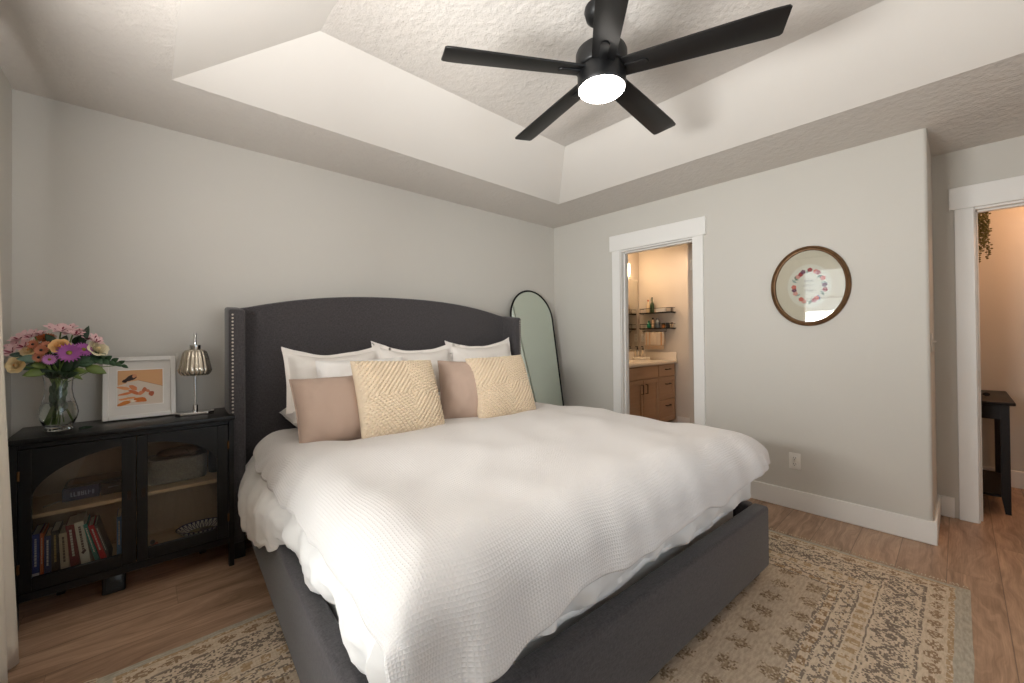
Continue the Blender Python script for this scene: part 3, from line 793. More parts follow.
# table lamp
o = thing('table_lamp', 'chrome table lamp with ribbed smoky glass shade on the black cabinet', 'lamp', (-3.192, -.20, CT), R(-8))
m = MB(); m.prism([(-.084, -.02), (-.06, -.045), (.06, -.045), (.084, -.02), (.084, .03), (.06, .05), (-.06, .05), (-.084, .03)], 2, .001, .019, bev=.003)
m.build('base', MCHROME, o)
m = MB(); m.lathe([(.013, .019), (.013, .055), (.009, .058)], 20); m.build('collar', MCHROME, o)
m = MB(); m.lathe([(.0055, .05), (.0055, .235)], 14); m.build('pole', MCHROME, o)
MSM = new_mat('smoky_silvered_glass', (205, 196, 180), .16, .85)
m = MB(); m.lathe([(.040, .219), (.060, .219), (.070, .232), (.0745, .246), (.071, .262), (.060, .318), (.052, .346), (.043, .356), (.030, .360), (.028, .358), (.05, .34), (.07, .25), (.058, .224), (.040, .221)], 144, rf=lambda a, z: 1+.055*abs(cos(9*a))-.03, cap=False)
m.build('lamp_shade', MSM, o)
m = MB(); m.lathe([(.024, .356), (.0255, .358), (.0255, .384), (.022, .386)], 24); m.build('cap', MCHROME, o)
m = MB(); m.lathe([(.007, .386), (.0065, .446), (.003, .452)], 12); m.build('finial', MCHROME, o)

# framed print leaning on the wall
a_ = math.atan2(.06, .325)
o = thing('framed_print', 'white framed figure print leaning on the wall atop the cabinet', 'picture', M=Matrix.Translation((-3.414, -.112, CT+.001)) @ Matrix.Rotation(-a_, 4, 'X'))
FWd, FHt = .288, .325
m = MB()
def fr(m, w_, h, t, y0, y1, bev):
    for q in ((-w_/2, 0, -w_/2+t, h), (w_/2-t, 0, w_/2, h), (-w_/2+t, 0, w_/2-t, t), (-w_/2+t, h-t, w_/2-t, h)): m.box(q[0], y0, q[1], q[2], y1, q[3], bev, 1)
fr(m, FWd, FHt, .022, -.024, 0, .002); m.build('frame', new_mat('white_frame', (226, 222, 216), .4), o)
MB().box(-FWd/2+.02, -.009, .02, FWd/2-.02, -.004, FHt-.02).build('mat_board', new_mat('mat_board', (222, 217, 210), .8), o, smooth=False)
pw, pz0, pz1 = .178, .070, .255
MB().box(-.093, -.0098, .066, .093, -.009, .259).build('white_border', new_mat('paper_white', (240, 236, 230), .7), o, smooth=False)
def flat(name, poly, col, par, y=-.0102, rough=.7, yy=.0004):
    return MB().prism(poly, 1, y-yy, y).build(name, new_mat(name+'_ink', col, rough), par, smooth=False)
art = MB().box(-.089, -.0104, pz0, .089, -.0098, pz1).build('artwork', new_mat('art_cream', (222, 206, 190), .7), o, smooth=False)
def fp(px, py): return (-.089+px*.178, pz1-py*(pz1-pz0))
flat('ochre_ground', [fp(*q) for q in ((0, 0), (1, 0), (1, .50), (.45, .30), (0, .42))], (216, 164, 116), art, -.0105)
flat('pale_cloth', [fp(*q) for q in ((.2, .33), (.45, .30), (1, .50), (1, .97), (.3, .95), (.12, .6))], (214, 198, 180), art, -.0107)
def blob(cx, cy, rx, ry, sd, n=18, rot=0):
    out = []
    for k in range(n):
        a = 2*pi*k/n; q = 1+.35*fbm(cos(a)*1.3+sd, sin(a)*1.3, sd*1.7)
        x, y = rx*q*cos(a), ry*q*sin(a); out.append(fp(cx+x*cos(rot)-y*sin(rot), cy+x*sin(rot)+y*cos(rot)))
    return out
for i, (cx, cy, rx, ry, c, ro) in enumerate([(.14, .50, .15, .04, (226, 156, 104), .25), (.18, .66, .17, .035, (214, 126, 72), -.2), (.34, .50, .11, .06, (212, 132, 84), .7), (.36, .64, .14, .05, (196, 106, 62), .5),
        (.20, .80, .2, .03, (222, 148, 92), -.1), (.50, .86, .15, .07, (206, 112, 44), .1), (.15, .92, .15, .05, (210, 128, 56), -.3), (.52, .66, .09, .05, (208, 130, 88), -.7), (.58, .58, .05, .07, (196, 110, 70), .2),
        (.74, .70, .06, .07, (182, 96, 62), .3), (.66, .62, .05, .04, (204, 128, 92), .8), (.33, .88, .07, .02, (240, 226, 208), 0)]):
    flat('figure_patch', blob(cx, cy, rx, ry, i*2.3, rot=ro), c, art, -.0108-.00012*i)
flat('dark_hair', blob(.28, .22, .15, .075, 4.4, rot=-.45), (46, 30, 28), art, -.0124)
flat('dark_hair', blob(.16, .30, .06, .05, 8.1), (52, 34, 30), art, -.0125)
flat('face_patch', blob(.36, .17, .045, .055, 3.1), (206, 140, 100), art, -.0127)
flat('drawn_line', [fp(*q) for q in ((.44, .285), (.45, .30), (1, .505), (1, .495))], (164, 116, 84), art, -.0109)

# ------------------------------------------------------------------ vase and flowers
VX, VY = -3.695, -.215
vas = thing('vase', 'clear glass vase of cut flowers at the left end of the cabinet', 'vase', (VX, VY, CT))
prof = [(.0, .003), (.046, .001), (.050, .004), (.048, .012), (.043, .016), (.050, .028), (.061, .055), (.065, .080), (.060, .108), (.049, .150), (.044, .185), (.046, .225), (.053, .262), (.057, .270)]
inn = [(r-.0035, z) for r, z in prof[:4:-1]]+[(.040, .024), (.0, .020)]
m = MB(); m.lathe(prof+[(.0562, .2715)]+inn, 48, cap=False); m.build('glass', MGLASS, vas, weld=.0001)
m = MB(); m.lathe([(.0, .0215), (.038, .0240), (.046, .029), (.0570, .055), (.061, .080), (.056, .108), (.0505, .128), (.0, .128)], 40, cap=False); m.build('water', MWATER, vas, weld=.0001)
GST = new_mat('stem_green', (98, 122, 56), .5); GDK = new_mat('leaf_dark_green', (36, 58, 34), .5); GOL = new_mat('leaf_olive', (104, 122, 58), .5)
GEU = new_mat('eucalyptus_green', (92, 116, 100), .6); GMD = new_mat('leaf_mid_green', (54, 84, 54), .5)
MP = {k: new_mat('petal_'+k, c, .6) for k, c in dict(pink=(226, 188, 190), wine=(138, 52, 70), cream=(238, 216, 168), white=(236, 226, 196), peach=(240, 196, 132), apricot=(226, 168, 92), orange=(192, 100, 40), coral=(188, 116, 84), dark=(34, 26, 26), purple=(172, 92, 166), lilac=(196, 128, 186), yellowgreen=(138, 132, 40)).items()}
flo_rnd = random.Random(3)
def orient(d):
    d = Vector(d).normalized(); return d.to_track_quat('Z', 'Y').to_matrix().to_4x4()
def petal(m, L, W, base, ang, lift, curl=.3, M=Matrix(), nseg=4):
    """petal from the centre outwards at angle ang, raised by lift radians"""
    rows = []
    t = bmesh.new()
    for i in range(nseg+1):
        s_ = i/nseg; wd = W*(sin(pi*min(1, .12+s_*.80)))**.8
        el = lift-curl*s_
        r = base+L*s_*cos(lift-curl*s_*.5); z = L*s_*sin(lift-curl*s_*.5)
        rows.append([t.verts.new(Vector((r, k*wd, z+abs(k)*wd*.25))) for k in (-.5, 0, .5)])
    for a, b in zip(rows, rows[1:]):
        for k in range(2): t.faces.new((a[k], a[k+1], b[k+1], b[k]))
    m.add(t, M @ Matrix.Rotation(ang, 4, 'Z'))
def flower(kind, label, cat, x, y, z, d=None, size=1.0, group=None):
    c = Vector((x, y, z)); d = Vector(d) if d else (c-Vector((VX, VY, CT+.20)))+Vector((0, -.10, .03))
    M = Matrix.Translation(c) @ orient(d) @ Matrix.Scale(size, 4)
    o = thing(kind, label, cat, c, group=group)
    L = Matrix.Translation(-c) @ M
    r_ = flo_rnd
    if kind == 'alstroemeria':
        for h in range(3):
            off = Matrix.Translation((.024*cos(h*2.1+.5), .024*sin(h*2.1+.5), 0)) @ Matrix.Rotation(r_.uniform(-.4, .4), 4, 'X')
            m = MB()
            for k in range(6): petal(m, .038, .023, .002, k*pi/3+r_.uniform(-.15, .15), .75, .55, L @ off)
            m.build('petals', MP['pink'], o)
            m = MB()
            for k in (0, 1, 3, 4): petal(m, .022, .008, .004, k*pi/3, .9, .3, L @ off @ Matrix.Translation((0, 0, .002)))
            m.build('streaked_petals', MP['wine'], o)
    elif kind == 'rose':
        key = 'peach' if 'peach' in label else ('white' if 'white' in label else 'cream')
        m = MB()
        for ring, (n, r0, lf, ln, wd) in enumerate([(6, .007, .60, .034, .042), (6, .006, .95, .031, .036), (5, .004, 1.2, .028, .030), (4, .002, 1.35, .026, .022)]):
            for k in range(n): petal(m, ln, wd, r0, k*2*pi/n+ring*.5, lf, -.15 if ring else .2, L)
        m.build('petals', MP[key], o)
        m = MB(); m.ell((0, 0, .016), (.007, .007, .010), 10, 8, L)
        for k in range(4): petal(m, .022, .014, .001, k*pi/2+.3, 1.4, -.1, L)
        m.build('heart', MP['apricot' if key != 'white' else 'cream'], o)
    elif kind == 'daisy':
        key = 'purple' if 'magenta' in label else 'lilac' if 'lilac' in label else 'coral' if 'coral' in label else 'orange'
        n = 20; m = MB()
        for ring in range(2):
            for k in range(n): petal(m, .036-.006*ring, .0095, .006, k*2*pi/n+ring*.15, .18+.28*ring, .1, L, 3)
        m.build('petals', MP[key], o)
        m = MB(); m.ell((0, 0, .004), (.0095, .0095, .006), 12, 8, L); m.build('centre', MP['dark' if key == 'coral' else 'yellowgreen' if key != 'orange' else 'orange'], o)
    # stem down into the vase
    a = r_.uniform(0, 6.28); bx, by = VX+.036*cos(a), VY+.036*sin(a)
    k_ = Vector((VX+.020*cos(a+2.6), VY+.020*sin(a+2.6), CT+.215))
    m = MB(); m.tube([c-d.normalized()*.004-c, (c*.55+k_*.45)+Vector((0, 0, .012))-c, k_-c, Vector((bx, by, CT+.034))-c], .0030, 6); m.build('stem', GST, o)
    return o
AG = 'pink alstroemeria blooms'
flower('alstroemeria', 'pink alstroemeria bloom, highest at the left edge of the bouquet', 'flower', -3.795, -.20, 1.243)
flower('alstroemeria', 'pink alstroemeria bloom, lower left above the eucalyptus', 'flower', -3.815, -.24, 1.195)
flower('alstroemeria', 'pink alstroemeria bloom above the orange mum', 'flower', -3.768, -.22, 1.252, size=.8)
flower('alstroemeria', 'pink alstroemeria bloom at the very top of the bouquet', 'flower', -3.690, -.20, 1.278)
flower('alstroemeria', 'pink alstroemeria bloom above the magenta daisy', 'flower', -3.650, -.22, 1.262)
flower('alstroemeria', 'pink alstroemeria bloom over the white rose at the right', 'flower', -3.588, -.21, 1.228, size=.85)
flower('rose', 'cream rose hanging low at the left edge of the bouquet', 'flower', -3.81, -.25, 1.123, (-.5, -.9, .1), 1.0)
flower('rose', 'small cream rose beside the coral daisies', 'flower', -3.778, -.24, 1.184, (-.3, -.9, .5), .85)
flower('rose', 'peach rose in the middle of the bouquet', 'flower', -3.686, -.26, 1.198, (-.0, -1, .5), 1.0)
flower('rose', 'white rose at the right side of the bouquet', 'flower', -3.574, -.22, 1.182, (.5, -.8, .5), 1.15)
flower('daisy', 'orange mum near the top left of the bouquet', 'flower', -3.738, -.20, 1.240, (-.1, -.5, .8), .9)
flower('daisy', 'coral daisy with dark eye, top left of the coral group', 'flower', -3.768, -.262, 1.214, (-.3, -.9, .4), .55)
flower('daisy', 'coral daisy with dark eye, middle of the coral group', 'flower', -3.742, -.272, 1.188, (-.2, -.9, .2), .62)
flower('daisy', 'coral daisy with dark eye, lowest of the coral group', 'flower', -3.750, -.270, 1.156, (-.2, -.9, 0), .58)
flower('daisy', 'coral daisy with dark eye, beside the peach rose', 'flower', -3.728, -.262, 1.206, (.1, -.9, .4), .58)
flower('daisy', 'large magenta daisy facing out in the middle right', 'flower', -3.655, -.295, 1.174, (.05, -1, .05), 1.05)
flower('daisy', 'magenta daisy half hidden right of the large one', 'flower', -3.614, -.25, 1.186, (.5, -.7, .5), .9)
flower('daisy', 'small lilac daisy below the coral group', 'flower', -3.716, -.285, 1.146, (-.0, -.8, -.1), .60)
def leaf(m, base, tip, wd, bend=.0, n=6):
    b_, t_ = Vector(base), Vector(tip); ax = (t_-b_); Ln = ax.length; ax.normalize()
    side = ax.cross(Vector((.15, -1, .2))).normalized(); nrm = side.cross(ax)
    t = bmesh.new(); rows = []
    for i in range(n+1):
        s_ = i/n; q = b_+ax*Ln*s_+nrm*bend*sin(pi*s_); k = wd*(sin(pi*(s_**.85))) ** .8 if 0 < i < n else .0006
        rows.append([t.verts.new(q+side*k*j*.5+nrm*abs(j)*k*.12) for j in (-1, 0, 1)])
    for a, c in zip(rows, rows[1:]):
        for j in range(2): t.faces.new((a[j], a[j+1], c[j+1], c[j]))
    m.add(t)
def sprig(label, mat, leaves, stem_to):
    c = Vector((VX, VY, CT+.25)); o = thing('leaf_sprig', label, 'foliage', c)
    m = MB()
    for b_, t_, wd, bd in leaves: leaf(m, Vector(b_)-c, Vector(t_)-c, wd, bd)
    q = m.build('leaves', mat, o); md = q.modifiers.new('t', 'SOLIDIFY'); md.thickness = .0006
    m = MB(); m.tube([Vector((VX+.01, VY+.012, CT+.04))-c, Vector((VX-.005, VY+.01, CT+.20))-c, (Vector(stem_to)-c)*.6+Vector((0, 0, .01)), Vector(stem_to)-c], .0018, 6); m.build('stem', GST, o)
P = lambda x, z, y=-.235: (x, y, z)
sprig('dark green leaves among the pink blooms at the top', GDK, [(P(-3.70, 1.20), P(-3.735, 1.262), .034, .01), (P(-3.69, 1.20), P(-3.668, 1.255), .032, .01), (P(-3.63, 1.20, -.21), P(-3.598, 1.302, -.21), .030, .012), (P(-3.65, 1.21, -.2), P(-3.62, 1.255, -.22), .034, .0), (P(-3.70, 1.22, -.19), P(-3.76, 1.215, -.2), .03, .01)], (-3.68, -.21, 1.22))
sprig('eucalyptus leaves at the left edge of the bouquet', GEU, [(P(-3.77, 1.16), P(-3.842, 1.170), .030, .006), (P(-3.76, 1.145), P(-3.832, 1.140), .032, .006), (P(-3.745, 1.15, -.26), P(-3.815, 1.152, -.28), .034, .004), (P(-3.75, 1.13), P(-3.80, 1.10), .03, .004)], (-3.77, -.23, 1.15))
lv = []
for k in range(11):
    x = -3.60+k*.0115; z = 1.150-.0026*k-.00018*k*k
    s_ = 1 if k % 2 else -1
    lv.append((P(x, z, -.22), P(x+.026, z+s_*(.032-.0017*k)-.002, -.235-.004*(k % 3)), .036-.0018*k, .003))
lv += [(P(-3.64, 1.13), P(-3.585, 1.155), .042, .004), (P(-3.64, 1.12), P(-3.575, 1.125), .042, .004)]
sprig('long eucalyptus spray reaching right toward the framed print', GMD, lv, (-3.48, -.22, 1.105))
lv = []
for k in range(22):
    a = k*2.4; x = VX-.11+.21*((k*.618) % 1); z = 1.12+.12*((k*.37) % 1); lv.append(((VX+.02*cos(a), VY, CT+.27), (x, -.20-.05*((k*.29) % 1), z), .040, .006))
sprig('dark leaves packed between the blooms of the bouquet', GDK, lv, (VX+.01, VY, CT+.34))
lv = []
for k in range(16):
    a = k*2.4; q = .012+.022*((k*.43) % 1); lv.append(((VX+.008*cos(a), VY+.008*sin(a), CT+.08+.012*k*.6), (VX+q*cos(a), VY+q*sin(a), CT+.14+.0075*k), .026, .004))
sprig('green leaves seen inside the glass vase', GMD, lv, (VX-.005, VY, CT+.27))
sprig('olive green leaves drooping over the left of the rim', GOL, [(P(-3.72, 1.10), P(-3.80, 1.075, -.26), .042, .008), (P(-3.73, 1.12), P(-3.775, 1.12, -.27), .036, .006)], (-3.73, -.23, 1.11))
sprig('olive green leaves drooping over the right of the rim', GOL, [(P(-3.65, 1.085), P(-3.598, 1.082, -.26), .034, .006), (P(-3.61, 1.105), P(-3.535, 1.068, -.25), .044, .008), (P(-3.66, 1.08), P(-3.615, 1.045, -.26), .020, .004)], (-3.64, -.23, 1.10))
lv = []
for k in range(26):
    a = k*2.4; q = .02+.05*((k*.37) % 1); lv.append(((VX+.012*cos(a), VY+.012*sin(a), CT+.245), (VX+(q+.02)*cos(a), VY-.02+(q+.01)*sin(a)*.7, CT+.26+.09*((k*.61) % 1)), .032, .006))
sprig('dark leaves filling the throat of the glass vase', GDK, lv, (VX, VY, CT+.30))
m = MB()
for k in range(5): leaf(m, (-3.628+.006*k, -.262, CT+.003+.001*(k % 2)), (-3.612+.008*k, -.278+.014*(k % 3), CT+.006), .010, .002)
o = m.build('fallen_leaf', GDK); tag(o, 'dark fallen leaf cluster lying right of the glass vase', 'leaf')

# ================================================================== FLOOR MIRROR
MH, MWd = 1.72, .60
lean = math.asin(.27/MH)
o = thing('floor_mirror', 'tall arched floor mirror with thin black frame leaning in the corner', 'mirror', M=Matrix.Translation((-.44, -.305, 0)) @ Matrix.Rotation(-lean, 4, 'X'))
def archpts(w_, h, r, z0):
    pts = [(-w_/2, z0), (w_/2, z0)]
    return pts+[(r*cos(a), h-r+r*sin(a)) for a in [pi*k/28 for k in range(29)]]
out = [(-MWd/2, .002)]+[(-MWd/2*cos(a), MH-MWd/2+MWd/2*sin(a)) for a in [pi*k/28 for k in range(29)]]+[(MWd/2, .002)]
m = MB(); m.tube([(x, -.01, z) for x, z in out], .010, 8, closed=True); m.build('frame', MBLKM, o)
m = MB(); m.prism(archpts(MWd-.008, MH-.004, MWd/2-.004, .006), 1, -.012, -.006); m.build('mirror_glass', new_mat('mirror_silver', (214, 224, 214), .015, 1), o, smooth=False)

# ================================================================== OVAL WREATH PICTURE ON THE RIGHT WALL
o = thing('wreath_picture', 'oval gilt brown frame with a floral wreath print on the right wall', 'picture', (0, -2.345, 1.562))
def ring(prof, a0, b0, n=72):
    m = MB()
    m.grid(lambda u, v: (prof(v)[1], (a0+prof(v)[0])*cos(2*pi*u), (b0+prof(v)[0])*sin(2*pi*u)), n, 14); return m
RY, RZ = .228, .276
def pf(v):
    P_ = [(0, 0), (0, -.014), (-.006, -.024), (-.013, -.026), (-.018, -.018), (-.022, -.016), (-.026, -.020), (-.030, -.014), (-.031, -.004)]
    k = v*(len(P_)-1); i = min(int(k), len(P_)-2); f = k-i
    return (P_[i][0]*(1-f)+P_[i+1][0]*f, P_[i][1]*(1-f)+P_[i+1][1]*f)
def gilt():
    m = new_mat('gilt_brown', (98, 70, 48), .38, .55); nt, b = nt_of(m); x, y, z = coord(nt)
    setcol(nt, b, mix(nt, noise(nt, vec(nt, x, y, z), 30, 3), (70, 46, 32), (138, 104, 68))); return m
ring(pf, RY, RZ).build('frame', gilt(), o, weld=.0002)
def disc(y, z, a, c, x, col, name, par, n=40, th=.0006, rough=.7):
    m = MB(); m.prism([(y+a*cos(2*pi*k/n), z+c*sin(2*pi*k/n)) for k in range(n)], 0, x-th, x); return m.build(name, new_mat(name+'_ink', col, rough), par, smooth=False)
pr = disc(0, 0, RY-.028, RZ-.028, -.004, (222, 210, 192), 'print', o, 64)
disc(0, 0, .125, .150, -.0047, (232, 226, 214), 'inner_paper', pr, 64)
wr = random.Random(11)
WC = dict(red_flower=(170, 40, 50), coral_flower=(216, 110, 96), blush_flower=(224, 160, 150), plum_flower=(110, 50, 84), green_leaf=(74, 106, 82), grey_leaf=(150, 168, 160), blue_bud=(120, 140, 176))
seq = ['red_flower', 'green_leaf', 'coral_flower', 'grey_leaf', 'plum_flower', 'red_flower', 'green_leaf', 'blue_bud', 'coral_flower', 'red_flower', 'green_leaf', 'grey_leaf', 'blush_flower', 'coral_flower', 'grey_leaf', 'blush_flower', 'plum_flower', 'coral_flower', 'grey_leaf', 'green_leaf', 'blush_flower', 'red_flower', 'plum_flower', 'grey_leaf', 'red_flower', 'coral_flower']
coll = {}
for i, k in enumerate(seq):
    a = 2*pi*i/len(seq)+2.2; m = coll.setdefault(k, MB())
    cy, cz = .088*cos(a)+wr.uniform(-.006, .006), .108*sin(a)+wr.uniform(-.006, .006)
    if 'flower' in k:
        for p in range(5):
            b_ = a+p*2*pi/5; r_ = .0085
            m.prism([(cy+r_*cos(b_)+.0075*cos(q*pi/4), cz+r_*sin(b_)+.0075*sin(q*pi/4)) for q in range(8)], 0, -.0058-.0001*p, -.0050)
    else:
        for p in range(3):
            b_ = a+1.2+p*.9; ux, uz = cos(b_), sin(b_)
            m.prism([(cy, cz), (cy+.012*ux-.005*uz, cz+.012*uz+.005*ux), (cy+.024*ux, cz+.024*uz), (cy+.012*ux+.005*uz, cz+.012*uz-.005*ux)], 0, -.0056-.0001*p, -.0050)
for k, m in coll.items(): m.build(k, new_mat(k+'_ink', WC[k], .7), pr, smooth=False)
m = MB()
for r_, (z, n) in enumerate(((.035, 2), (.005, 5), (-.03, 2))):
    y0 = .035 if n == 5 else .025
    pts = [(-.0052, y0-2*y0*k/30, z+.010*sin(k*1.7+r_)*(1 if k % 7 else .2)) for k in range(31)]
    m.tube(pts, .0008, 4)
m.build('script_lettering', new_mat('grey_ink', (150, 146, 146)), pr)
m = MB(); m.prism([((RY-.03)*cos(2*pi*k/64), (RZ-.03)*sin(2*pi*k/64)) for k in range(64)], 0, -.0105, -.009); m.build('glass', MPANE, o, smooth=False)

# outlet and switch
def outlet(label, X, y, z):
    o = thing('wall_outlet', label, 'outlet', (X, y, z))
    MB().box(-.006, -.035, -.057, 0, .035, .057, .003, 2).build('plate', MWHITE, o)
    for s_ in (1, -1):
        q = MB(); q.lathe([(.0165, 0), (.0165, .0035), (.015, .004)], 20, M=Matrix.Translation((-.0055, 0, s_*.0215)) @ Matrix.Rotation(R(-90), 4, 'Y'))
        q = q.build('socket', MWHITE, o)
        h = MB(); h.box(-.0102, -.008, s_*.0215-.001, -.0094, -.0055, s_*.0215+.008); h.box(-.0102, .0055, s_*.0215-.001, -.0094, .008, s_*.0215+.007); h.box(-.0102, -.0022, s_*.0215-.010, -.0094, .0022, s_*.0215-.006)
        h.build('slots', MPLA, q, smooth=False)
    h = MB(); h.lathe([(.003, 0), (.003, .001)], 10, M=Matrix.Translation((-.006, 0, 0)) @ Matrix.Rotation(R(-90), 4, 'Y')); h.build('screw', MNICK, o)
outlet('white duplex outlet low on the right wall beside the bed', 0, -2.248, .337)
o = thing('light_switch', 'white toggle light switch on the return wall beside the door', 'switch', (.12, LR, 1.175))
MB().box(-.035, -.006, -.057, .035, 0, .057, .002, 1).build('plate', MWHITE, o)
MB().box(-.005, -.022, .0, .005, -.005, .010, .002, 1).build('toggle', MWHITE, o)

# ================================================================== CEILING FAN
FXc, FYc = -1.95, -2.02; ZT = H+hh
fan = thing('ceiling_fan', 'black five blade ceiling fan with a lit round lamp', 'ceiling fan', (FXc, FYc, ZT))
MFB = new_mat('fan_black', (14, 14, 15), .42, .1)
def blade_mat():
    m = new_mat('fan_blade', (26, 25, 25), .38); nt, b = nt_of(m); x, y, z = coord(nt)
    g = noise(nt, vec(nt, x*3.0, y*60.0), 2, 3); setcol(nt, b, mix(nt, g, (10, 10, 11), (20, 19, 19))); bump(nt, b, g, .15, .001); return m
MFBl = blade_mat()
m = MB(); m.lathe([(.068, 0), (.070, -.012), (.062, -.040), (.045, -.055), (.018, -.060)], 40); m.build('canopy', MFB, fan)
m = MB(); m.lathe([(.0125, -.055), (.0125, -.19)], 16); m.build('downrod', MFB, fan)
m = MB(); m.lathe([(.03, -.165), (.06, -.172), (.104, -.190), (.108, -.200), (.108, -.262), (.104, -.268), (.098, -.270)], 48); m.build('motor_housing', MFB, fan)
m = MB(); m.lathe([(.098, -.268), (.101, -.280), (.102, -.330), (.099, -.345), (.0965, -.348), (.0965, -.335)], 48, cap=False); lk = m.build('light_kit', MFB, fan)
m = MB(); m.lathe([(.0963, -.336), (.0963, -.352), (.088, -.360), (.05, -.366), (.0, -.368)], 48, cap=False); m.build('diffuser', emit('lit_diffuser', (255, 248, 238), 20), lk, weld=.0001)
ZB = -.276
def blade(ang):
    M = Matrix.Rotation(ang, 4, 'Z') @ Matrix.Translation((0, 0, ZB)) @ Matrix.Rotation(R(-11), 4, 'X')
    pts = [(.085, -.048), (.30, -.054), (.62, -.061), (.668, -.058), (.676, -.050), (.662, .052), (.653, .060), (.62, .061), (.30, .054), (.085, .048)]
    m = MB(); m.prism(pts, 2, -.004, .004, M, bev=.0015); b_ = m.build('blade', MFBl, fan)
    m = MB(); n = 10
    sl = [(.090, -.018), (.175, -.018)]+[(.175+.018*sin(a), -.018*cos(a)) for a in [pi*k/n for k in range(1, n)]]+[(.175, .018), (.090, .018)]
    m.prism(sl, 2, -.0105, -.004, M, bev=.002); m.build('blade_bracket', MFB, b_)
for k in range(5): blade(R(4.5+72*k))

# ================================================================== BATHROOM SEEN THROUGH DOOR 1
van = thing('vanity', 'wood vanity with white counter seen through the bathroom door', 'vanity', (1.33, -.2, 0))
VF = -.44
bw(MB().box(.70, VF, .10, 1.90, .09, .858, .003, 1), 'cabinet_body', MVAN, van)
bw(MB().box(.74, VF+.06, 0, 1.86, .09, .10), 'toe_kick', MVAN, van, smooth=False)
m = MB(); m.box(.68, VF-.035, .858, 1.952, .092, .893, .006, 2); bw(m, 'countertop', new_mat('white_quartz', (240, 232, 220), .25), van)
m = MB(); m.box(1.935, VF-.02, .893, 1.952, .092, 1.0, .003, 1); m.box(.68, .075, .893, 1.935, .092, 1.0, .003, 1); bw(m, 'backsplash', new_mat('white_splash', (240, 232, 220), .3), van)
def front(name, x0, x1, z0, z1, hpos, vert):
    m = MB(); y0, y1 = VF-.020, VF
    fr_ = .05 if (z1-z0) > .16 else .0
    if fr_:
        m.box(x0, y0, z0, x0+fr_, y1, z1, .002, 1); m.box(x1-fr_, y0, z0, x1, y1, z1, .002, 1); m.box(x0+fr_, y0, z0, x1-fr_, y1, z0+fr_, .002, 1); m.box(x0+fr_, y0, z1-fr_, x1-fr_, y1, z1, .002, 1)
        m.box(x0+fr_, y0+.010, z0+fr_, x1-fr_, y1, z1-fr_)
    else: m.box(x0, y0, z0, x1, y1, z1, .003, 1)
    d = bw(m, name, MVAN, van)
    if hpos:
        hx_, hz_ = hpos; L = .055; q = MB()
        e = [(hx_, y0-.002, hz_-L), (hx_, y0-.03, hz_-L), (hx_, y0-.03, hz_+L), (hx_, y0-.002, hz_+L)] if vert else [(hx_-L, y0-.002, hz_), (hx_-L, y0-.028, hz_), (hx_+L, y0-.028, hz_), (hx_+L, y0-.002, hz_)]
        q.tube(e, .0055 if vert else .006, 8); bw(q, 'handle', MBLKM, d, van)
front('door', .715, 1.075, .115, .690, (1.03, .58), True)
front('door', 1.085, 1.45, .115, .690, (1.13, .58), True)
front('false_drawer', .715, 1.45, .702, .848, None, False)
front('drawer', 1.465, 1.885, .702, .848, (1.675, .79), False)
front('drawer', 1.465, 1.885, .405, .690, (1.675, .60), False)
front('drawer', 1.465, 1.885, .115, .393, (1.675, .32), False)
o = thing('wall_mirror', 'frameless mirror above the bathroom vanity', 'mirror', (1.3, .10, 1.5))
bw(MB().box(.75, .092, 1.02, 1.90, .099, 2.03, .002, 1), 'mirror_glass', new_mat('bath_mirror', (225, 225, 220), .02, 1), o)
m = MB(); m.box(1.90, .088, 1.02, 1.908, .10, 2.03); m.box(.742, .088, 1.02, .75, .10, 2.03); bw(m, 'edge_strip', MNICK, o, smooth=False)
o = thing('vanity_light', 'lit glass vanity light above the bathroom mirror', 'wall light', (1.53, .10, 2.14))
bw(MB().box(1.25, .085, 2.21, 1.60, .10, 2.27, .003, 1), 'back_plate', MBLKM, o)
for x in (1.30, 1.54):
    q = MB(); q.tube([(x, .085, 2.24), (x, .02, 2.24), (x, .02, 2.225)], .006, 8); q = bw(q, 'arm', MBLKM, o)
    q2 = MB(); q2.lathe([(.02, -.09), (.026, -.085), (.028, .08), (.02, .085)], 20, (x, .02, 2.135)); bw(q2, 'glass_shade', emit('lit_glass', (255, 226, 180), 9), q, o)
outlet('white outlet plate on the far bathroom wall above the counter', 1.96, .035, 1.20)
# two wall shelves
def shelf(label, z, bar):
    o = thing('wall_shelf', label, 'shelf', (1.90, -.21, z))
    bw(MB().box(1.845, -.455, z-.012, 1.958, .04, z, .002, 1), 'board', MESP, o)
    q = MB()
    for y in (-.44, .025): q.tube([(1.957, y, z+.055), (1.852, y, z+.055), (1.852, y, z-.016), (1.957, y, z-.016)], .004, 6)
    q.tube([(1.852, -.44, z+.055), (1.852, .025, z+.055)], .004, 6); bw(q, 'rail', MBLKM, o)
    if bar:
        q = MB(); q.tube([(1.87, -.36, z-.014), (1.87, -.36, z-.05), (1.87, -.0, z-.05), (1.87, -.0, z-.014)], .004, 6); bw(q, 'towel_bar', MBLKM, o)
shelf('upper dark wood shelf with guard rail in the bathroom', 1.552, False)
shelf('lower dark wood shelf with towel bar in the bathroom', 1.335, True)
def bottle(label, y, z, prof, col, capc, x=1.90, name='bottle', tr=False, group=None):
    o = thing(name, label, 'bottle' if name == 'bottle' else 'jar', (x, y, z+.0005), group=group)
    h = prof[-1][1]
    m = MB(); m.lathe([(prof[0][0]*.8, 0)]+prof, 20); m.build('body', new_mat('bottle_body', col, .3) if not tr else MGLASS, o)
    r_ = prof[-1][0]; m = MB(); m.lathe([(r_*.95, h), (r_*1.05, h+.003), (r_*1.05, h+.022), (r_*.7, h+.025)], 16); m.build('cap', new_mat('bottle_cap', capc, .4), o)
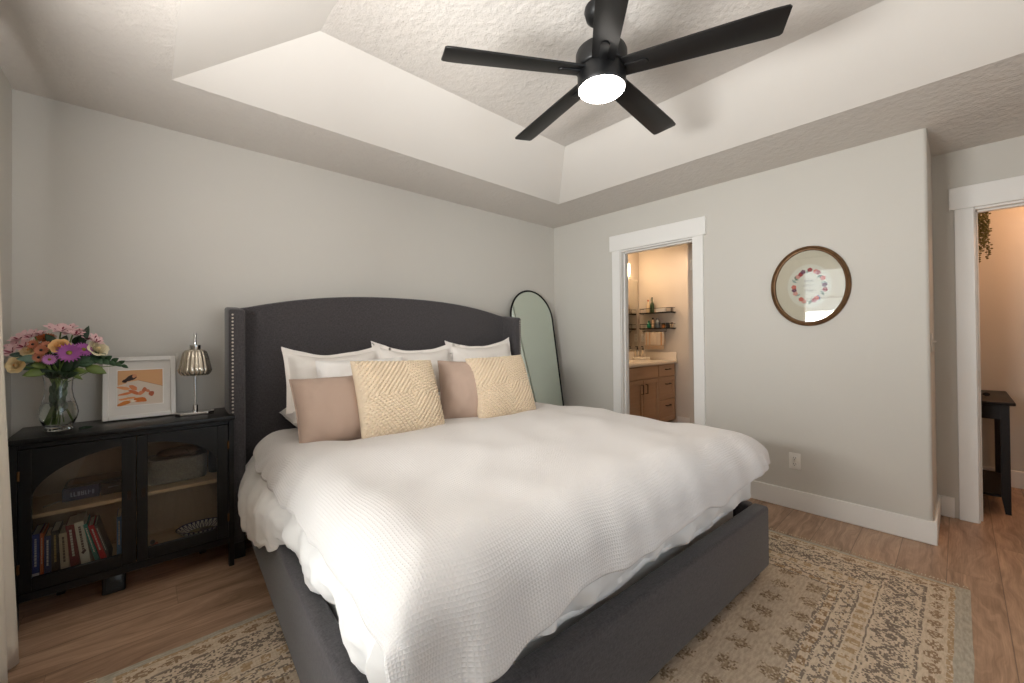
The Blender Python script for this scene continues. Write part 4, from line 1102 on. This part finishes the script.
S1 = 1.552; S2 = 1.335
bottle('dark green bottle standing on the upper bathroom shelf', -.135, S1, [(.026, .003), (.028, .09), (.024, .12), (.012, .15), (.011, .19)], (44, 66, 40), (30, 50, 30))
bottle('cream bottle with pink cap left of the dark green bottle', -.075, S1, [(.026, .003), (.026, .10), (.014, .125), (.012, .16)], (226, 204, 172), (186, 112, 92))
o = thing('folded_cloth', 'stack of folded white cloths on the upper bathroom shelf', 'cloth', (1.90, -.28, S1+.0005))
m = MB()
for k in range(3): m.box(-.04, -.075, .001+.017*k, .04, .075, .017+.017*k, .007, 3)
m.build('layers', MSHEET, o)
o = thing('tissue_box', 'grey box at the right end of the upper bathroom shelf', 'box', (1.90, -.40, S1+.0005))
MB().box(-.035, -.028, .001, .035, .040, .058, .003, 1).build('box', new_mat('grey_card', (150, 140, 132), .6), o)
MB().box(-.0355, -.022, .012, -.0345, .034, .046).build('panel', new_mat('pale_card', (196, 184, 170), .6), o, smooth=False)
bottle('teal bottle at the left of the lower bathroom shelf', -.085, S2, [(.028, .003), (.028, .055), (.016, .070), (.011, .08)], (30, 140, 110), (34, 120, 98))
bottle('tall pale bottle with black cap on the lower bathroom shelf', -.145, S2, [(.020, .003), (.020, .095), (.013, .11), (.013, .12)], (220, 190, 160), (26, 24, 24))
bottle('clear blue grey bottle on the lower bathroom shelf', -.215, S2, [(.034, .003), (.034, .085), (.018, .105), (.015, .115)], (120, 130, 140), (110, 112, 116))
bottle('amber jar right of the clear bottle on the lower shelf', -.30, S2, [(.026, .003), (.027, .035), (.024, .042)], (130, 84, 40), (60, 42, 28), name='jar')
bottle('black jar near the right end of the lower shelf', -.365, S2, [(.027, .003), (.028, .036), (.025, .043)], (36, 30, 24), (26, 22, 20), name='jar')
bottle('pale jar at the right end of the lower shelf', -.42, S2, [(.018, .003), (.018, .04), (.015, .048)], (206, 186, 160), (70, 56, 44), name='jar')
# hanging towel with a fringe
o = thing('hand_towel', 'cream hand towel with ochre stripes hanging from the towel bar', 'towel', (1.87, -.18, 1.285))
def tw(u, v):
    return (.006*(-1 if v < .5 else 1)+.003*sin(u*21), -.145+.29*u, (.004-.20*(1-v*2)) if v < .5 else (.004-.17*(v*2-1)))
m = MB(); m.grid(tw, 40, 20); q = m.build('cloth', linen('towel_cotton', (214, 200, 184)), o)
md = q.modifiers.new('t', 'SOLIDIFY'); md.thickness = .003
m = MB()
for k in range(34):
    y = -.14+.28*k/33; m.tube([(-.006+.003*sin(k), y, -.195), (-.007, y+rnd.uniform(-.004, .004), -.235-rnd.random()*.012)], .0016, 4)
m.build('fringe', linen('towel_fringe', (214, 176, 132)), o)
m = MB()
for y in (-.115, -.105, .06, .11): m.box(-.0125, y, -.19, -.0105, y+.006, -.01)
m.build('stripe', new_mat('ochre_yarn', (206, 150, 86), .9), o)
# tray with dispensers
o = thing('tray', 'white raised tray on the bathroom counter', 'tray', (1.80, -.02, .8935))
MB().box(-.075, -.09, .001, .075, .09, .035, .006, 2).build('body', new_mat('white_ceramic', (242, 236, 226), .3), o)
for lab, x, y in (('clear soap dispenser with black pump at the left of the tray', 1.79, .035), ('clear soap dispenser with black pump at the right of the tray', 1.80, -.045)):
    o = thing('soap_dispenser', lab, 'dispenser', (x, y, .9295))
    m = MB(); m.lathe([(.026, 0), (.030, .004), (.030, .075), (.018, .095), (.012, .105)], 20); m.build('bottle', new_mat('milky_glass', (236, 226, 212), .15, Transmission_Weight=.5), o)
    m = MB(); m.lathe([(.013, .105), (.013, .118), (.005, .12), (.005, .145)], 14); m.tube([(0, 0, .145), (-.012, .0, .149), (-.045, .0, .146)], .006, 8); m.build('pump', MBLKM, o)
o = thing('robe_hook', 'small white hook plate on the bathroom partition', 'hook', (1.22, -1.0, 2.03))
MB().box(-.008, -.02, -.06, 0, .02, .06, .003, 1).build('plate', MWHITE, o); q = MB(); q.tube([(-.008, 0, .02), (-.03, 0, .02), (-.035, 0, .035)], .005, 8); q.build('peg', MWHITE, o)

# ================================================================== HALL SEEN THROUGH DOOR 2
tb = thing('console_table', 'dark espresso table with lower shelf in the hall', 'table', (1.28, -3.0, 0))
TX0, TX1, TY0, TY1, TZ = .865, 1.69, -3.285, -2.74, .762
bw(MB().box(TX0, TY0, TZ-.022, TX1, TY1, TZ, .005, 2), 'tabletop', MESP, tb)
m = MB(); m.box(TX0+.055, TY0+.045, TZ-.125, TX1-.05, TY0+.063, TZ-.022, .002, 1); m.box(TX0+.055, TY1-.063, TZ-.125, TX1-.05, TY1-.045, TZ-.022, .002, 1)
m.box(TX0+.052, TY0+.05, TZ-.125, TX0+.07, TY1-.05, TZ-.022, .002, 1); m.box(TX1-.07, TY0+.05, TZ-.125, TX1-.052, TY1-.05, TZ-.022, .002, 1); bw(m, 'apron', MESP, tb)
for x in (TX0+.045, TX1-.085):
    for y, s_ in ((TY0+.025, 1), (TY1-.070, -1)):
        m = MB(); w_ = .042
        t = bmesh.new()
        lo = .7
        y_in = (y+w_ if s_ > 0 else y)
        def ring_(z, k): 
            yo = y if s_ > 0 else y+w_
            yi = yo+s_*w_*k
            return [(x, min(yo, yi), z), (x+w_*k, min(yo, yi), z), (x+w_*k, max(yo, yi), z), (x, max(yo, yi), z)]
        rs = [[t.verts.new(p) for p in ring_(z, k)] for z, k in ((.0005, .62), (.11, 1), (TZ-.023, 1))]
        for a, c in zip(rs, rs[1:]):
            for k in range(4): t.faces.new((a[k], a[(k+1) % 4], c[(k+1) % 4], c[k]))
        t.faces.new(rs[0][::-1]); t.faces.new(rs[-1]); m.add(t); bw(m, 'leg', MESP, tb, smooth=False)
bw(MB().box(TX0+.06, TY0+.04, .105, TX1-.06, TY1-.04, .123, .003, 1), 'shelf', MESP, tb)
o = thing('trinket_box', 'small tan trinket box at the edge of the hall table', 'box', (1.02, -3.105, TZ+.0005))
MB().box(-.03, -.025, 0, .03, .03, .028, .003, 1).build('box', new_mat('tan_card', (170, 124, 92), .6), o)
MB().box(-.032, -.027, .028, .032, .032, .040, .003, 1).build('lid', new_mat('tan_lid', (150, 96, 68), .6), o)
o = thing('sunglasses', 'small dark sunglasses lying behind the trinket box', 'sunglasses', (1.20, -3.145, TZ+.0005))
m = MB(); m.tube([(0, -.03, .012), (0, .03, .012)], .003, 6); m.ell((0, -.022, .014), (.003, .018, .013), 14, 8); m.ell((0, .022, .014), (.003, .018, .013), 14, 8); m.build('lenses', MPLA, o)
m = MB(); m.tube([(0, -.04, .018), (.09, -.036, .004)], .002, 6); m.tube([(0, .04, .018), (.09, .036, .004)], .002, 6); m.build('arms', MPLA, o)
# trailing plant hung beside the doorway, inside the hall
o = thing('trailing_plant', 'trailing green string plant hanging in the hall doorway', 'plant', (1.2, -3.115, H))
m = MB(); m.tube([(0, 0, -.001), (0, 0, -.13)], .003, 6)
m.lathe([(.035, -.23), (.055, -.22), (.062, -.14), (.058, -.132), (.054, -.14), (.045, -.20), (.0, -.20)], 24, cap=False); m.build('hanging_pot', new_mat('terracotta', (150, 112, 86), .7), o)
m = MB(); m2 = MB(); pr_ = random.Random(5)
for k in range(34):
    a = k*2.4; r0 = .03+.04*pr_.random(); L = .36+.20*pr_.random(); x, y = r0*cos(a), r0*sin(a)
    pts = [(x*.7, y*.7, -.16), (x*1.1, y*1.1, -.12)]+[(x*1.25+.006*sin(q*2+k), y*1.25+.006*cos(q*3+k), -.12-L*q/8) for q in range(1, 9)]
    m2.tube(pts, .0011, 4)
    for q in range(38):
        f = q/37; z = -.13-L*f; ang = pr_.random()*6.28
        m.ell((x*1.25+.010*cos(ang)+.006*sin(f*16+k), y*1.25+.010*sin(ang)+.006*cos(f*24+k), z), (.0075, .0075, .006), 6, 4)
m.build('leaves', new_mat('string_leaf', (92, 88, 38), .5), o); m2.build('stems', new_mat('string_stem', (84, 82, 44), .6), o)
#@@NEXT
